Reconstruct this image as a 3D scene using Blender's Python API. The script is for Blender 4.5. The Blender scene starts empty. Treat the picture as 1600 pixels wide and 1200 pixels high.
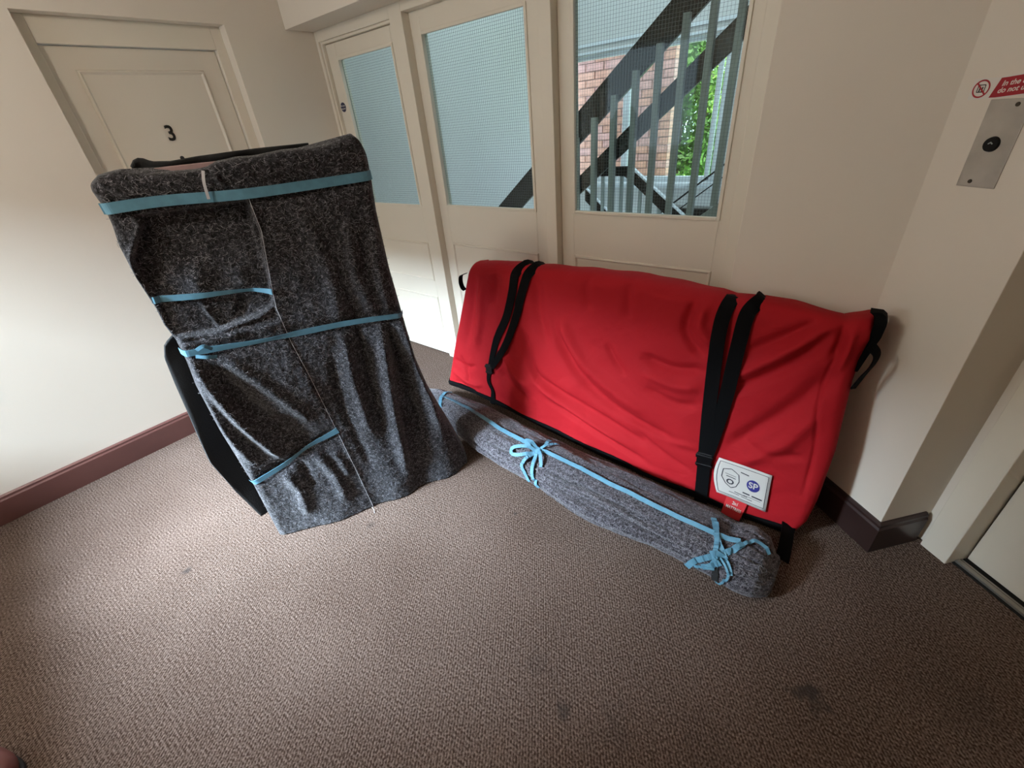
import bpy, math, random
import numpy as np
from mathutils import Matrix, Vector
random.seed(7)
S = bpy.context.scene
COL = S.collection

# ------------------------------------------------------------------ camera
cam_d = bpy.data.cameras.new('camera'); cam = bpy.data.objects.new('camera', cam_d)
COL.objects.link(cam); S.camera = cam
cam_d.sensor_width = 36.0; cam_d.lens = 36.0 * 675.3 / 1600.0; cam_d.clip_start = 0.02
yaw, pitch, roll = (math.radians(a) for a in (-41.256, -31.407, 5.697))
fw = np.array([math.sin(yaw)*math.cos(pitch), math.cos(yaw)*math.cos(pitch), math.sin(pitch)])
rt = np.array([math.cos(yaw), -math.sin(yaw), 0.0]); dn = np.cross(fw, rt)
r2 = math.cos(roll)*rt + math.sin(roll)*dn; d2 = -math.sin(roll)*rt + math.cos(roll)*dn
cam.matrix_world = Matrix(((r2[0], -d2[0], -fw[0], 0.0), (r2[1], -d2[1], -fw[1], 0.0), (r2[2], -d2[2], -fw[2], 1.5), (0, 0, 0, 1)))

# ------------------------------------------------------------------ world, lights, exposure
w = bpy.data.worlds.new('sky'); S.world = w; w.use_nodes = True
bg = w.node_tree.nodes['Background']; bg.inputs[0].default_value = (0.72, 0.86, 1.0, 1); bg.inputs[1].default_value = 3.0
def area(name, loc, target, sx, sy, power, color):
    l = bpy.data.lights.new(name, 'AREA'); l.shape = 'RECTANGLE'; l.size = sx; l.size_y = sy; l.energy = power; l.color = color
    o = bpy.data.objects.new(name, l); COL.objects.link(o); o.location = loc
    o.rotation_euler = (Vector(target) - Vector(loc)).to_track_quat('-Z', 'Y').to_euler()
    return o
area('daylight_hall_window', (-3.1, -5.0, 4.0), (-2.2, 0.2, 0.5), 3.4, 1.3, 5700, (0.70, 0.84, 1.0))
area('stair_fill_light', (-1.7, 3.3, 3.35), (-1.9, 3.4, 0.0), 1.6, 1.6, 28, (0.80, 0.91, 1.0))  # added fill lamp under the closed stairwell ceiling, which has no opening
sun_d = bpy.data.lights.new('sun', 'SUN'); sun_d.energy = 5.0; sun_d.angle = 0.05; sun_d.color = (1, 0.95, 0.85)
sun = bpy.data.objects.new('sun', sun_d); COL.objects.link(sun)
sun.rotation_euler = Vector((-0.75, 0.45, -1.0)).to_track_quat('-Z', 'Y').to_euler()
vs = S.view_settings; vs.view_transform = 'Standard'; vs.look = 'None'; vs.gamma = 1.0; vs.use_curve_mapping = False; vs.exposure = 0.28

# ------------------------------------------------------------------ materials
def mat(name, color, rough=0.6, metal=0.0, spec=0.5, noise=None, bump=None, trans=0.0):
    """noise=(scale, amount): slow tone variation; bump=(scale, strength, distance)."""
    m = bpy.data.materials.new(name); m.use_nodes = True
    nt = m.node_tree; b = nt.nodes['Principled BSDF']
    b.inputs['Base Color'].default_value = (*color, 1); b.inputs['Roughness'].default_value = rough
    b.inputs['Metallic'].default_value = metal; b.inputs['Specular IOR Level'].default_value = spec
    tc = nt.nodes.new('ShaderNodeTexCoord')
    if noise:
        n = nt.nodes.new('ShaderNodeTexNoise'); n.inputs['Scale'].default_value = noise[0]; n.inputs['Detail'].default_value = 5
        r = nt.nodes.new('ShaderNodeValToRGB')
        k = noise[1]
        r.color_ramp.elements[0].position = 0.3; r.color_ramp.elements[1].position = 0.7
        r.color_ramp.elements[0].color = (*[c*(1-k) for c in color], 1); r.color_ramp.elements[1].color = (*[min(1, c*(1+k)) for c in color], 1)
        nt.links.new(tc.outputs['Object'], n.inputs['Vector']); nt.links.new(n.outputs['Fac'], r.inputs[0]); nt.links.new(r.outputs[0], b.inputs['Base Color'])
    if bump:
        n = nt.nodes.new('ShaderNodeTexNoise'); n.inputs['Scale'].default_value = bump[0]; n.inputs['Detail'].default_value = 4
        bp = nt.nodes.new('ShaderNodeBump'); bp.inputs['Strength'].default_value = bump[1]; bp.inputs['Distance'].default_value = bump[2]
        nt.links.new(tc.outputs['Object'], n.inputs['Vector']); nt.links.new(n.outputs['Fac'], bp.inputs['Height']); nt.links.new(bp.outputs[0], b.inputs['Normal'])
    return m
M = {}
M['wall'] = mat('cream_plaster', (0.75, 0.68, 0.585), 0.75, noise=(1.5, 0.02), bump=(180, 0.08, 0.002))
M['paint'] = mat('cream_gloss_paint', (0.76, 0.70, 0.59), 0.42, noise=(3, 0.015), bump=(60, 0.05, 0.001))
M['doorpaint'] = mat('door_cream_paint', (0.72, 0.66, 0.56), 0.45, noise=(3, 0.015), bump=(60, 0.05, 0.001))
M['liftpaint'] = mat('lift_panel_paint', (0.70, 0.65, 0.55), 0.4, noise=(2, 0.02))
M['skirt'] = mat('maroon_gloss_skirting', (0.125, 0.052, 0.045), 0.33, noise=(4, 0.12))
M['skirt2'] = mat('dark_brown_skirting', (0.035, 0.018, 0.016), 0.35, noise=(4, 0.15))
M['black'] = mat('black_webbing', (0.0025, 0.0025, 0.003), 0.85, spec=0.12, bump=(600, 0.4, 0.001))
M['blackplastic'] = mat('black_plastic', (0.003, 0.003, 0.0035), 0.35, spec=0.25)
M['ink'] = mat('black_numeral', (0.012, 0.011, 0.010), 0.4)
M['steel'] = mat('brushed_steel', (0.50, 0.46, 0.41), 0.42, metal=0.75, noise=(14, 0.12), bump=(300, 0.05, 0.001))
M['screw'] = mat('screw_metal', (0.08, 0.065, 0.05), 0.5, metal=0.8)
M['track'] = mat('aluminium_sill', (0.32, 0.30, 0.27), 0.45, metal=0.7)
M['gap'] = mat('dark_gap', (0.01, 0.009, 0.008), 0.9)
M['blue'] = mat('blue_elastic_band', (0.10, 0.255, 0.35), 0.65, noise=(40, 0.12), bump=(900, 0.3, 0.0008))
M['signred'] = mat('sign_red', (0.36, 0.012, 0.022), 0.35)
M['signwhite'] = mat('sign_white', (0.72, 0.68, 0.62), 0.4)
M['signblue'] = mat('sign_navy', (0.012, 0.014, 0.055), 0.4)
M['label'] = mat('white_fabric_label', (0.62, 0.60, 0.56), 0.8, bump=(400, 0.2, 0.0006))
M['labelink'] = mat('label_ink', (0.04, 0.04, 0.05), 0.8)
M['labelblue'] = mat('label_blue', (0.03, 0.03, 0.22), 0.7)
M['tagred'] = mat('red_tag', (0.55, 0.02, 0.025), 0.75)
M['fluff'] = mat('pale_fibre', (0.24, 0.235, 0.25), 0.9)
M['thread'] = mat('grey_thread', (0.55, 0.55, 0.58), 0.8)
M['pink'] = mat('pink_board_edge', (0.33, 0.22, 0.22), 0.8, noise=(30, 0.1))
M['felt_back'] = mat('black_felt_and_shade', (0.012, 0.012, 0.012), 0.95, bump=(200, 0.5, 0.003))  # black felt; on the loose flap the black stands for shade
M['stairwall'] = mat('stairwell_white', (0.70, 0.70, 0.69), 0.7, noise=(1.2, 0.03))
M['stairband'] = mat('dark_glossy_string', (0.010, 0.008, 0.007), 0.22, spec=0.3)
M['baluster'] = mat('grey_baluster', (0.30, 0.33, 0.31), 0.5, noise=(6, 0.1))
M['upvc'] = mat('white_window_frame', (0.78, 0.82, 0.86), 0.4)
M['mortar'] = mat('mortar', (0.50, 0.36, 0.33), 0.9, noise=(20, 0.1))
M['brick'] = mat('pink_brick', (0.68, 0.37, 0.34), 0.85, noise=(9, 0.3), bump=(60, 0.3, 0.004))
M['brick2'] = mat('orange_brick', (0.70, 0.36, 0.28), 0.85, noise=(9, 0.3), bump=(60, 0.3, 0.004))
M['bark'] = mat('bark', (0.10, 0.07, 0.05), 0.9, bump=(30, 0.6, 0.02))
M['grass'] = mat('grass', (0.20, 0.36, 0.06), 0.9, noise=(3, 0.3))
M['slate'] = mat('grey_slate', (0.16, 0.16, 0.18), 0.7)
M['shoe'] = mat('maroon_leather', (0.16, 0.05, 0.045), 0.5, noise=(20, 0.1))
M['sole'] = mat('black_rubber', (0.006, 0.006, 0.008), 0.6)

def leafmat(name, c):
    m = mat(name, c, 0.6, noise=(2.5, 0.5)); b = m.node_tree.nodes['Principled BSDF']
    b.inputs['Transmission Weight'].default_value = 0.0
    return m
M['leafa'] = leafmat('leaf_mid_green', (0.10, 0.22, 0.035)); M['leafb'] = leafmat('leaf_lime', (0.26, 0.42, 0.07))

def glass_mat(name, tint, gloss):
    m = bpy.data.materials.new(name); m.use_nodes = True; nt = m.node_tree
    for n in list(nt.nodes): nt.nodes.remove(n)
    o = nt.nodes.new('ShaderNodeOutputMaterial'); mx = nt.nodes.new('ShaderNodeMixShader')
    t = nt.nodes.new('ShaderNodeBsdfTransparent'); t.inputs[0].default_value = (*tint, 1)
    g = nt.nodes.new('ShaderNodeBsdfGlossy'); g.inputs[0].default_value = (0.9, 0.95, 0.95, 1); g.inputs['Roughness'].default_value = 0.02
    f = nt.nodes.new('ShaderNodeFresnel'); f.inputs[0].default_value = gloss
    ge = nt.nodes.new('ShaderNodeNewGeometry'); sb = nt.nodes.new('ShaderNodeMath'); sb.operation = 'SUBTRACT'; sb.inputs[0].default_value = 1.0
    ml = nt.nodes.new('ShaderNodeMath'); ml.operation = 'MULTIPLY'
    nt.links.new(ge.outputs['Backfacing'], sb.inputs[1]); nt.links.new(sb.outputs[0], ml.inputs[0]); nt.links.new(f.outputs[0], ml.inputs[1])
    nt.links.new(ml.outputs[0], mx.inputs[0]); nt.links.new(t.outputs[0], mx.inputs[1]); nt.links.new(g.outputs[0], mx.inputs[2]); nt.links.new(mx.outputs[0], o.inputs[0])
    return m
M['glass'] = glass_mat('wired_glass', (0.88, 0.95, 0.94), 1.35)
M['clear'] = glass_mat('clear_glass', (0.96, 0.98, 0.98), 1.3)
M['wire'] = mat('glass_wire', (0.10, 0.115, 0.12), 0.5, metal=0.3)

def felt(name, dark, mid, light, scale=1.0):
    m = bpy.data.materials.new(name); m.use_nodes = True; nt = m.node_tree; b = nt.nodes['Principled BSDF']; L = nt.links.new
    b.inputs['Roughness'].default_value = 0.95; b.inputs['Specular IOR Level'].default_value = 0.15
    b.inputs['Sheen Weight'].default_value = 0.25; b.inputs['Sheen Roughness'].default_value = 0.5
    tc = nt.nodes.new('ShaderNodeTexCoord')
    def noise(sc, det, dist, off=0.0, stretch=(1, 1, 1)):
        mp = nt.nodes.new('ShaderNodeMapping'); mp.inputs['Location'].default_value = (off, off*0.7, off*1.3); mp.inputs['Scale'].default_value = stretch
        n = nt.nodes.new('ShaderNodeTexNoise'); n.inputs['Scale'].default_value = sc*scale; n.inputs['Detail'].default_value = det; n.inputs['Distortion'].default_value = dist
        L(tc.outputs['Object'], mp.inputs[0]); L(mp.outputs[0], n.inputs['Vector']); return n.outputs['Fac']
    def math_(op, a, c, clamp=False):
        n = nt.nodes.new('ShaderNodeMath'); n.operation = op; n.use_clamp = clamp
        for i, v in enumerate((a, c)):
            if isinstance(v, (int, float)): n.inputs[i].default_value = v
            else: L(v, n.inputs[i])
        return n.outputs[0]
    def fibre(sc, off, width, st):
        v = math_('ABSOLUTE', math_('SUBTRACT', noise(sc, 2, 1.8, off, st), 0.5), 0)
        return math_('SUBTRACT', 1.0, math_('DIVIDE', v, width), True)
    f1 = fibre(42, 3.0, 0.020, (1, 1, 1.5)); f2 = fibre(75, 9.0, 0.030, (1, 1, 1.4))
    brk = math_('MULTIPLY', math_('SUBTRACT', noise(75, 2, 0.4, 5), 0.48), 6.0, True)
    brk2 = math_('MULTIPLY', math_('SUBTRACT', noise(95, 2, 0.4, 15), 0.48), 6.0, True)
    fib = math_('MAXIMUM', math_('MULTIPLY', f1, brk), math_('MULTIPLY', f2, brk2))
    base = nt.nodes.new('ShaderNodeValToRGB'); cr = base.color_ramp
    cr.elements[0].position = 0.40; cr.elements[0].color = (*dark, 1); cr.elements[1].position = 0.68; cr.elements[1].color = (*mid, 1)
    L(noise(120, 5, 0.8, 2), base.inputs[0])
    mx = nt.nodes.new('ShaderNodeMixRGB'); L(fib, mx.inputs[0]); L(base.outputs[0], mx.inputs[1]); mx.inputs[2].default_value = (*light, 1)
    L(mx.outputs[0], b.inputs['Base Color'])
    bp = nt.nodes.new('ShaderNodeBump'); bp.inputs['Strength'].default_value = 0.9; bp.inputs['Distance'].default_value = 0.004
    L(noise(140, 5, 0.8, 7), bp.inputs['Height']); L(bp.outputs[0], b.inputs['Normal'])
    return m
M['felt'] = felt('grey_felt_blanket', (0.004, 0.0038, 0.004), (0.048, 0.046, 0.054), (0.34, 0.335, 0.37))
M['felt2'] = felt('grey_felt_roll', (0.016, 0.013, 0.015), (0.13, 0.118, 0.135), (0.40, 0.37, 0.41), 1.15)

def redmat():
    m = bpy.data.materials.new('red_polyester'); m.use_nodes = True; nt = m.node_tree; b = nt.nodes['Principled BSDF']; L = nt.links.new
    b.inputs['Base Color'].default_value = (0.40, 0.012, 0.018, 1); b.inputs['Roughness'].default_value = 0.75; b.inputs['Specular IOR Level'].default_value = 0.12
    tc = nt.nodes.new('ShaderNodeTexCoord'); n = nt.nodes.new('ShaderNodeTexNoise'); n.inputs['Scale'].default_value = 9; n.inputs['Detail'].default_value = 3; n.inputs['Distortion'].default_value = 0.6
    bp = nt.nodes.new('ShaderNodeBump'); bp.inputs['Strength'].default_value = 0.25; bp.inputs['Distance'].default_value = 0.03
    L(tc.outputs['Object'], n.inputs['Vector']); L(n.outputs['Fac'], bp.inputs['Height']); L(bp.outputs[0], b.inputs['Normal'])
    return m
M['red'] = redmat()

def carpet():
    m = bpy.data.materials.new('brown_loop_carpet'); m.use_nodes = True; nt = m.node_tree; b = nt.nodes['Principled BSDF']; L = nt.links.new
    b.inputs['Roughness'].default_value = 0.95; b.inputs['Specular IOR Level'].default_value = 0.1
    tc = nt.nodes.new('ShaderNodeTexCoord')
    def N(kind, **k):
        n = nt.nodes.new(kind)
        for a, v in k.items(): n.inputs[a].default_value = v
        return n
    def mth(op, a, c, clamp=False):
        n = nt.nodes.new('ShaderNodeMath'); n.operation = op; n.use_clamp = clamp
        for i, v in enumerate((a, c)):
            if isinstance(v, (int, float)): n.inputs[i].default_value = v
            else: L(v, n.inputs[i])
        return n.outputs[0]
    warp = N('ShaderNodeTexNoise', Scale=70.0, Detail=2.0); L(tc.outputs['Object'], warp.inputs['Vector'])
    ad = nt.nodes.new('ShaderNodeMixRGB'); ad.blend_type = 'ADD'; ad.inputs[0].default_value = 0.006
    L(tc.outputs['Object'], ad.inputs[1]); L(warp.outputs['Color'], ad.inputs[2])
    mp = N('ShaderNodeMapping'); mp.inputs['Rotation'].default_value = (0, 0, math.radians(-35)); L(ad.outputs[0], mp.inputs[0])
    sx_ = N('ShaderNodeSeparateXYZ'); L(mp.outputs[0], sx_.inputs[0])
    rows = mth('SINE', mth('MULTIPLY', sx_.outputs['X'], 2*math.pi/0.0085), 0)
    cols = mth('SINE', mth('ADD', mth('MULTIPLY', sx_.outputs['Y'], 2*math.pi/0.013), mth('MULTIPLY', mth('FLOOR', mth('MULTIPLY', sx_.outputs['X'], 1/0.0085), 0), 2.4)), 0)
    clump = N('ShaderNodeTexNoise', Scale=150.0, Detail=3.0); L(tc.outputs['Object'], clump.inputs['Vector'])
    loop = mth('ADD', mth('ADD', mth('MULTIPLY', rows, 0.16), mth('MULTIPLY', cols, 0.10)), mth('MULTIPLY', mth('SUBTRACT', mth('MULTIPLY', clump.outputs['Fac'], 1.9), 0.45), 1.0))
    big = N('ShaderNodeTexNoise', Scale=2.2, Detail=4.0); L(tc.outputs['Object'], big.inputs['Vector'])
    fine = N('ShaderNodeTexNoise', Scale=700.0, Detail=2.0); L(tc.outputs['Object'], fine.inputs['Vector'])
    val = mth('ADD', mth('MULTIPLY', loop, 0.62), mth('ADD', mth('MULTIPLY', big.outputs['Fac'], 0.22), mth('MULTIPLY', fine.outputs['Fac'], 0.12)))
    rp = N('ShaderNodeValToRGB'); e = rp.color_ramp.elements
    e[0].position = 0.32; e[0].color = (0.055, 0.032, 0.022, 1); e[1].position = 0.95; e[1].color = (0.325, 0.246, 0.206, 1)
    L(val, rp.inputs[0])
    # stains with their own ragged outline, at their places on the carpet
    col = rp.outputs[0]
    sn = N('ShaderNodeTexNoise', Scale=28.0, Detail=3.0); L(tc.outputs['Object'], sn.inputs['Vector'])
    for (x, y, r, k) in [(0.222, 0.935, 0.036, 0.85), (0.178, 0.915, 0.018, 0.7), (-0.345, 0.477, 0.022, 0.75), (-1.884, -0.036, 0.016, 0.8), (-1.423, 0.569, 0.02, 0.4),
                         (-0.201, 0.521, 0.05, 0.25), (-0.476, 0.53, 0.045, 0.25), (0.05, 0.62, 0.09, 0.2), (0.55, 1.15, 0.10, 0.22), (-0.92, 0.985, 0.008, 0.8)]:
        d = nt.nodes.new('ShaderNodeVectorMath'); d.operation = 'DISTANCE'; L(tc.outputs['Object'], d.inputs[0]); d.inputs[1].default_value = (x, y, 0)
        dd = mth('ADD', mth('DIVIDE', d.outputs['Value'], r), mth('MULTIPLY', mth('SUBTRACT', sn.outputs['Fac'], 0.5), 3.2))
        f = mth('MULTIPLY', mth('SUBTRACT', 1.3, dd, True), k, True)
        mx = nt.nodes.new('ShaderNodeMixRGB'); L(f, mx.inputs[0]); L(col, mx.inputs[1]); mx.inputs[2].default_value = (0.045, 0.036, 0.032, 1); col = mx.outputs[0]
    L(col, b.inputs['Base Color'])
    bp = N('ShaderNodeBump', Strength=0.8, Distance=0.004); L(val, bp.inputs['Height']); L(bp.outputs[0], b.inputs['Normal'])
    return m
M['carpet'] = carpet()

# ------------------------------------------------------------------ helpers
def tag(o, label=None, cat=None, group=None, kind=None):
    if label: o['label'] = label
    if cat: o['category'] = cat
    if group: o['group'] = group
    if kind: o['kind'] = kind
    return o
def obj(name, verts, faces, m, parent=None, smooth=False, bevel=0.0):
    me = bpy.data.meshes.new(name); me.from_pydata([tuple(map(float, v)) for v in verts], [], [tuple(f) for f in faces]); me.update()
    me.materials.append(M[m] if isinstance(m, str) else m)
    if smooth: me.polygons.foreach_set('use_smooth', [True]*len(me.polygons))
    o = bpy.data.objects.new(name, me); COL.objects.link(o)
    if parent: o.parent = parent
    if bevel:
        b = o.modifiers.new('bevel', 'BEVEL'); b.width = bevel; b.segments = 2; b.limit_method = 'ANGLE'
    return o
def empty(name, loc=(0, 0, 0), label=None, cat=None, group=None, kind=None):
    o = bpy.data.objects.new(name, None); COL.objects.link(o); o.location = loc; o.empty_display_size = 0.05
    return tag(o, label, cat, group, kind)
class MB:
    def __init__(s): s.v = []; s.f = []
    def add(s, v, f):
        n = len(s.v); s.v += [tuple(p) for p in v]; s.f += [tuple(i+n for i in q) for q in f]; return s
    def box(s, x0, x1, y0, y1, z0, z1, frame=None):
        c = [(x, y, z) for z in (z0, z1) for y in (y0, y1) for x in (x0, x1)]
        if frame: c = [frame(*p) for p in c]
        return s.add(c, [(0, 2, 3, 1), (4, 5, 7, 6), (0, 1, 5, 4), (2, 6, 7, 3), (0, 4, 6, 2), (1, 3, 7, 5)])
    def prism(s, pts, axis_fn, d0, d1):
        n = len(pts); v = [axis_fn(p, d0) for p in pts] + [axis_fn(p, d1) for p in pts]
        f = [tuple(range(n))[::-1], tuple(range(n, 2*n))] + [(i, (i+1) % n, n+(i+1) % n, n+i) for i in range(n)]
        return s.add(v, f)
    def make(s, name, m, parent=None, smooth=False, bevel=0.0): return obj(name, s.v, s.f, m, parent, smooth, bevel)
def loc_parent(o, p):
    """children are built in world coordinates; cancel an Empty parent's offset"""
    o.parent = p; o.matrix_parent_inverse = Matrix.Translation(-Vector(p.location)); return o
def tube(name, pts, r, m, parent=None, n=8):
    pts = [np.array(p, float) for p in pts]; v = []; f = []
    for i, p in enumerate(pts):
        d = pts[min(i+1, len(pts)-1)] - pts[max(i-1, 0)]; d /= np.linalg.norm(d)
        a = np.cross(d, (0, 0, 1)) if abs(d[2]) < 0.9 else np.cross(d, (1, 0, 0)); a /= np.linalg.norm(a); c = np.cross(d, a)
        v += [p + r*(math.cos(2*math.pi*k/n)*a + math.sin(2*math.pi*k/n)*c) for k in range(n)]
    for i in range(len(pts)-1):
        f += [(i*n+k, i*n+(k+1) % n, (i+1)*n+(k+1) % n, (i+1)*n+k) for k in range(n)]
    f += [tuple(range(n))[::-1], tuple(range((len(pts)-1)*n, len(pts)*n))]
    return obj(name, v, f, m, parent, True)
def resample(pts, n):
    pts = np.array(pts, float); k = len(pts)
    t = np.linspace(0, k-1, n); out = []
    for u in t:   # Catmull-Rom
        i = min(int(u), k-2); s = u-i
        p0, p1, p2, p3 = pts[max(i-1, 0)], pts[i], pts[i+1], pts[min(i+2, k-1)]
        out.append(0.5*((2*p1)+(-p0+p2)*s+(2*p0-5*p1+4*p2-p3)*s*s+(-p0+3*p1-3*p2+p3)*s**3))
    return np.array(out)
def ribbon_mesh(edgeL, edgeR, nrm, th):
    """closed flat strip between two edge polylines, thickness th along nrm"""
    n = len(edgeL); v = []; f = []
    for i in range(n):
        a, b, k = np.array(edgeL[i]), np.array(edgeR[i]), np.array(nrm[i])
        v += [a, b, b+k*th, a+k*th]
    for i in range(n-1):
        for j in range(4): f.append((i*4+j, (i+1)*4+j, (i+1)*4+(j+1) % 4, i*4+(j+1) % 4))
    f += [(0, 1, 2, 3), ((n-1)*4+3, (n-1)*4+2, (n-1)*4+1, (n-1)*4)]
    return v, f
def free_ribbon(name, pts, width, th, m, parent, up=(0, 0, 1), n=24):
    P = resample(pts, n); T = np.gradient(P, axis=0); T /= np.linalg.norm(T, axis=1)[:, None]+1e-9
    U = np.array(up, float) if np.ndim(up) == 1 else None
    N = np.array([U - (U@t)*t for t in T]); N /= np.linalg.norm(N, axis=1)[:, None]+1e-9
    B = np.cross(T, N)
    v, f = ribbon_mesh(P+B*width/2, P-B*width/2, N, th)
    return obj(name, v, f, m, parent)
def text_obj(name, txt, size, m, fn, parent, extrude=0.0006, bold=False, cx=True, space=1.0, sx=1.0):
    """lettering as mesh; fn(u, v, w) maps text plane coords to the world"""
    c = bpy.data.curves.new(name, 'FONT'); c.body = txt; c.size = size; c.extrude = extrude; c.align_x = 'CENTER' if cx else 'LEFT'; c.align_y = 'CENTER'; c.space_character = space
    if bold: c.offset = size*0.018
    c.resolution_u = 4
    o = bpy.data.objects.new(name, c); COL.objects.link(o); bpy.context.view_layer.update()
    me = bpy.data.meshes.new_from_object(o.evaluated_get(bpy.context.evaluated_depsgraph_get()))
    bpy.data.objects.remove(o); bpy.data.curves.remove(c)
    for vv in me.vertices: vv.co = Vector([float(q) for q in fn(vv.co.x*sx, vv.co.y, vv.co.z)])
    me.materials.clear(); me.materials.append(M[m]); me.name = name
    q = bpy.data.objects.new(name, me); COL.objects.link(q)
    if parent: q.parent = parent
    return q
# smooth value noise
_rng = np.random.default_rng(3); _T = _rng.random((256, 256))
def vnoise(x, y):
    xi = np.floor(x).astype(int); yi = np.floor(y).astype(int); fx = x-xi; fy = y-yi
    fx = fx*fx*(3-2*fx); fy = fy*fy*(3-2*fy)
    g = lambda i, j: _T[(xi+i) % 256, (yi+j) % 256]
    return (g(0, 0)*(1-fx)+g(1, 0)*fx)*(1-fy)+(g(0, 1)*(1-fx)+g(1, 1)*fx)*fy - 0.5
def fbm(x, y, o=3):
    s = 0; a = 1.0
    for k in range(o): s = s+a*vnoise(x*2**k+13.7*k, y*2**k+7.1*k); a *= 0.5
    return s
def sstep(e0, e1, x):
    t = np.clip((x-e0)/(e1-e0), 0, 1); return t*t*(3-2*t)
def ridge(x, y, pts, width, amp, asym=0.0):
    """fold along a polyline: gaussian profile, tapering to both ends"""
    pts = np.array(pts, float)
    if len(pts) > 2: pts = resample(pts, 3*len(pts))
    L = np.r_[0, np.cumsum(np.linalg.norm(np.diff(pts, axis=0), axis=1))]
    best = np.full(np.shape(x), 1e9); tt = np.zeros(np.shape(x))
    for i in range(len(pts)-1):
        a, b = pts[i], pts[i+1]; d = b-a; l2 = d@d
        s = np.clip(((x-a[0])*d[0]+(y-a[1])*d[1])/l2, 0, 1)
        q = np.hypot(x-a[0]-s*d[0], y-a[1]-s*d[1]); m = q < best
        best = np.where(m, q, best); tt = np.where(m, (L[i]+s*(L[i+1]-L[i]))/L[-1], tt)
    return amp*np.exp(-(best/width)**2)*np.clip(np.minimum(tt, 1-tt)*5+0.15, 0, 1)

# ------------------------------------------------------------------ hall: shell
XL = -3.013; YR = -1.45; ZC = 2.45; YF = 1.925; YP = 1.975; YPL = 1.80
nx, ny = 0.651, 0.759; tx, ty = 0.759, -0.651
def DG(s, z, d): return (tx*s+nx*d, ty*s+ny*d, z)       # lift wall frame: s along the wall, d depth
fl = MB().box(-3.2, 2.2, YR-0.2, 2.05, -0.08, 0).make('floor', 'carpet'); tag(fl, 'brown loop pile carpet covering the whole hall floor', 'floor', kind='structure')
ce = MB().box(-3.2, 2.2, YR-0.2, 2.1, ZC, ZC+0.1).make('ceiling', 'wall'); tag(ce, 'flat cream ceiling above the hall', 'ceiling', kind='structure')
# left wall with the recess for the numbered door
RY0, RY1, RZ = 0.558, 1.404, 2.058
b = MB()
b.box(XL-0.2, XL, YR-0.2, RY0, 0, ZC).box(XL-0.2, XL, RY1, 2.05, 0, ZC).box(XL-0.2, XL, RY0, RY1, RZ, ZC)
tag(b.make('wall_left', 'wall'), 'cream plaster wall with the recessed numbered door', 'wall', kind='structure')
# numbered door: frame set back in the recess, leaf behind it with a moulded panel
d1 = empty('door_1', (XL-0.1, 0.98, 0), 'recessed cream flat door with black numeral 3', 'door', kind='structure')
def dbox(name, m, *bx, bevel=0.002):
    k = MB()
    for q in bx: k.box(*q)
    return loc_parent(k.make(name, m, bevel=bevel), d1)
LY0, LY1, LZ = 0.607, 1.352, 1.957
dbox('door_frame', 'paint', (XL-0.19, XL-0.07, RY0, LY0, 0, RZ), (XL-0.19, XL-0.07, LY1, RY1, 0, RZ), (XL-0.19, XL-0.07, LY0, LY1, LZ, RZ))
dbox('leaf', 'doorpaint', (XL-0.15, XL-0.098, LY0+0.003, LY1-0.003, 0.01, LZ-0.003))
PX = XL-0.098
def moulding(name, m, x, y0, y1, z0, z1, w=0.016, h=0.009, axis='x'):
    k = MB()
    prof = [(0, 0), (0.25, 0.9), (0.55, 1.0), (0.8, 0.35), (1, 0)]
    rings = []
    for t, hh in prof:
        o = t*w; e = hh*h
        if axis == 'x': rings.append([(x+e, y0+o, z0+o), (x+e, y1-o, z0+o), (x+e, y1-o, z1-o), (x+e, y0+o, z1-o)])
        else: rings.append([(y0+o, x-e, z0+o), (y1-o, x-e, z0+o), (y1-o, x-e, z1-o), (y0+o, x-e, z1-o)])
    v = [p for r in rings for p in r]; f = []
    for i in range(len(prof)-1):
        for j in range(4): f.append((i*4+j, i*4+(j+1) % 4, (i+1)*4+(j+1) % 4, (i+1)*4+j))
    return obj(name, v, f, m)
loc_parent(moulding('panel_moulding', 'doorpaint', PX, 0.70, 1.255, 1.02, 1.867, 0.02, 0.010), d1)
loc_parent(moulding('panel_moulding', 'doorpaint', PX, 0.70, 1.255, 0.20, 0.88, 0.02, 0.010), d1)
fn3 = lambda u, v, w_: (PX+0.0015+w_, 0.973+u, 1.587+v)
loc_parent(text_obj('numeral', '3', 0.100, 'ink', fn3, None, 0.003, sx=0.9, bold=True), d1)
v = [(PX+0.004, 0.979+0.009*math.cos(k*math.pi/6), 1.470+0.009*math.sin(k*math.pi/6)) for k in range(12)] + [(PX, 0.979+0.011*math.cos(k*math.pi/6), 1.470+0.011*math.sin(k*math.pi/6)) for k in range(12)]
loc_parent(obj('peephole', v, [tuple(range(12))]+[(k, 12+k, 12+(k+1) % 12, (k+1) % 12) for k in range(12)], 'ink'), d1)
# bulkhead over the partition
tag(MB().box(XL, -0.392, 1.745, 2.05, 2.053, ZC).make('trim_1', 'wall', bevel=0.002), 'boxed bulkhead running above the glazed partition', 'bulkhead', kind='structure')
# plain wall, right of the partition
AX = 0.067
tag(MB().box(-0.392, 0.30, YPL, 2.05, 0, ZC).make('wall_back', 'wall', bevel=0.003), 'plain cream wall between glazed partition and lift', 'wall', kind='structure')
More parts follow.
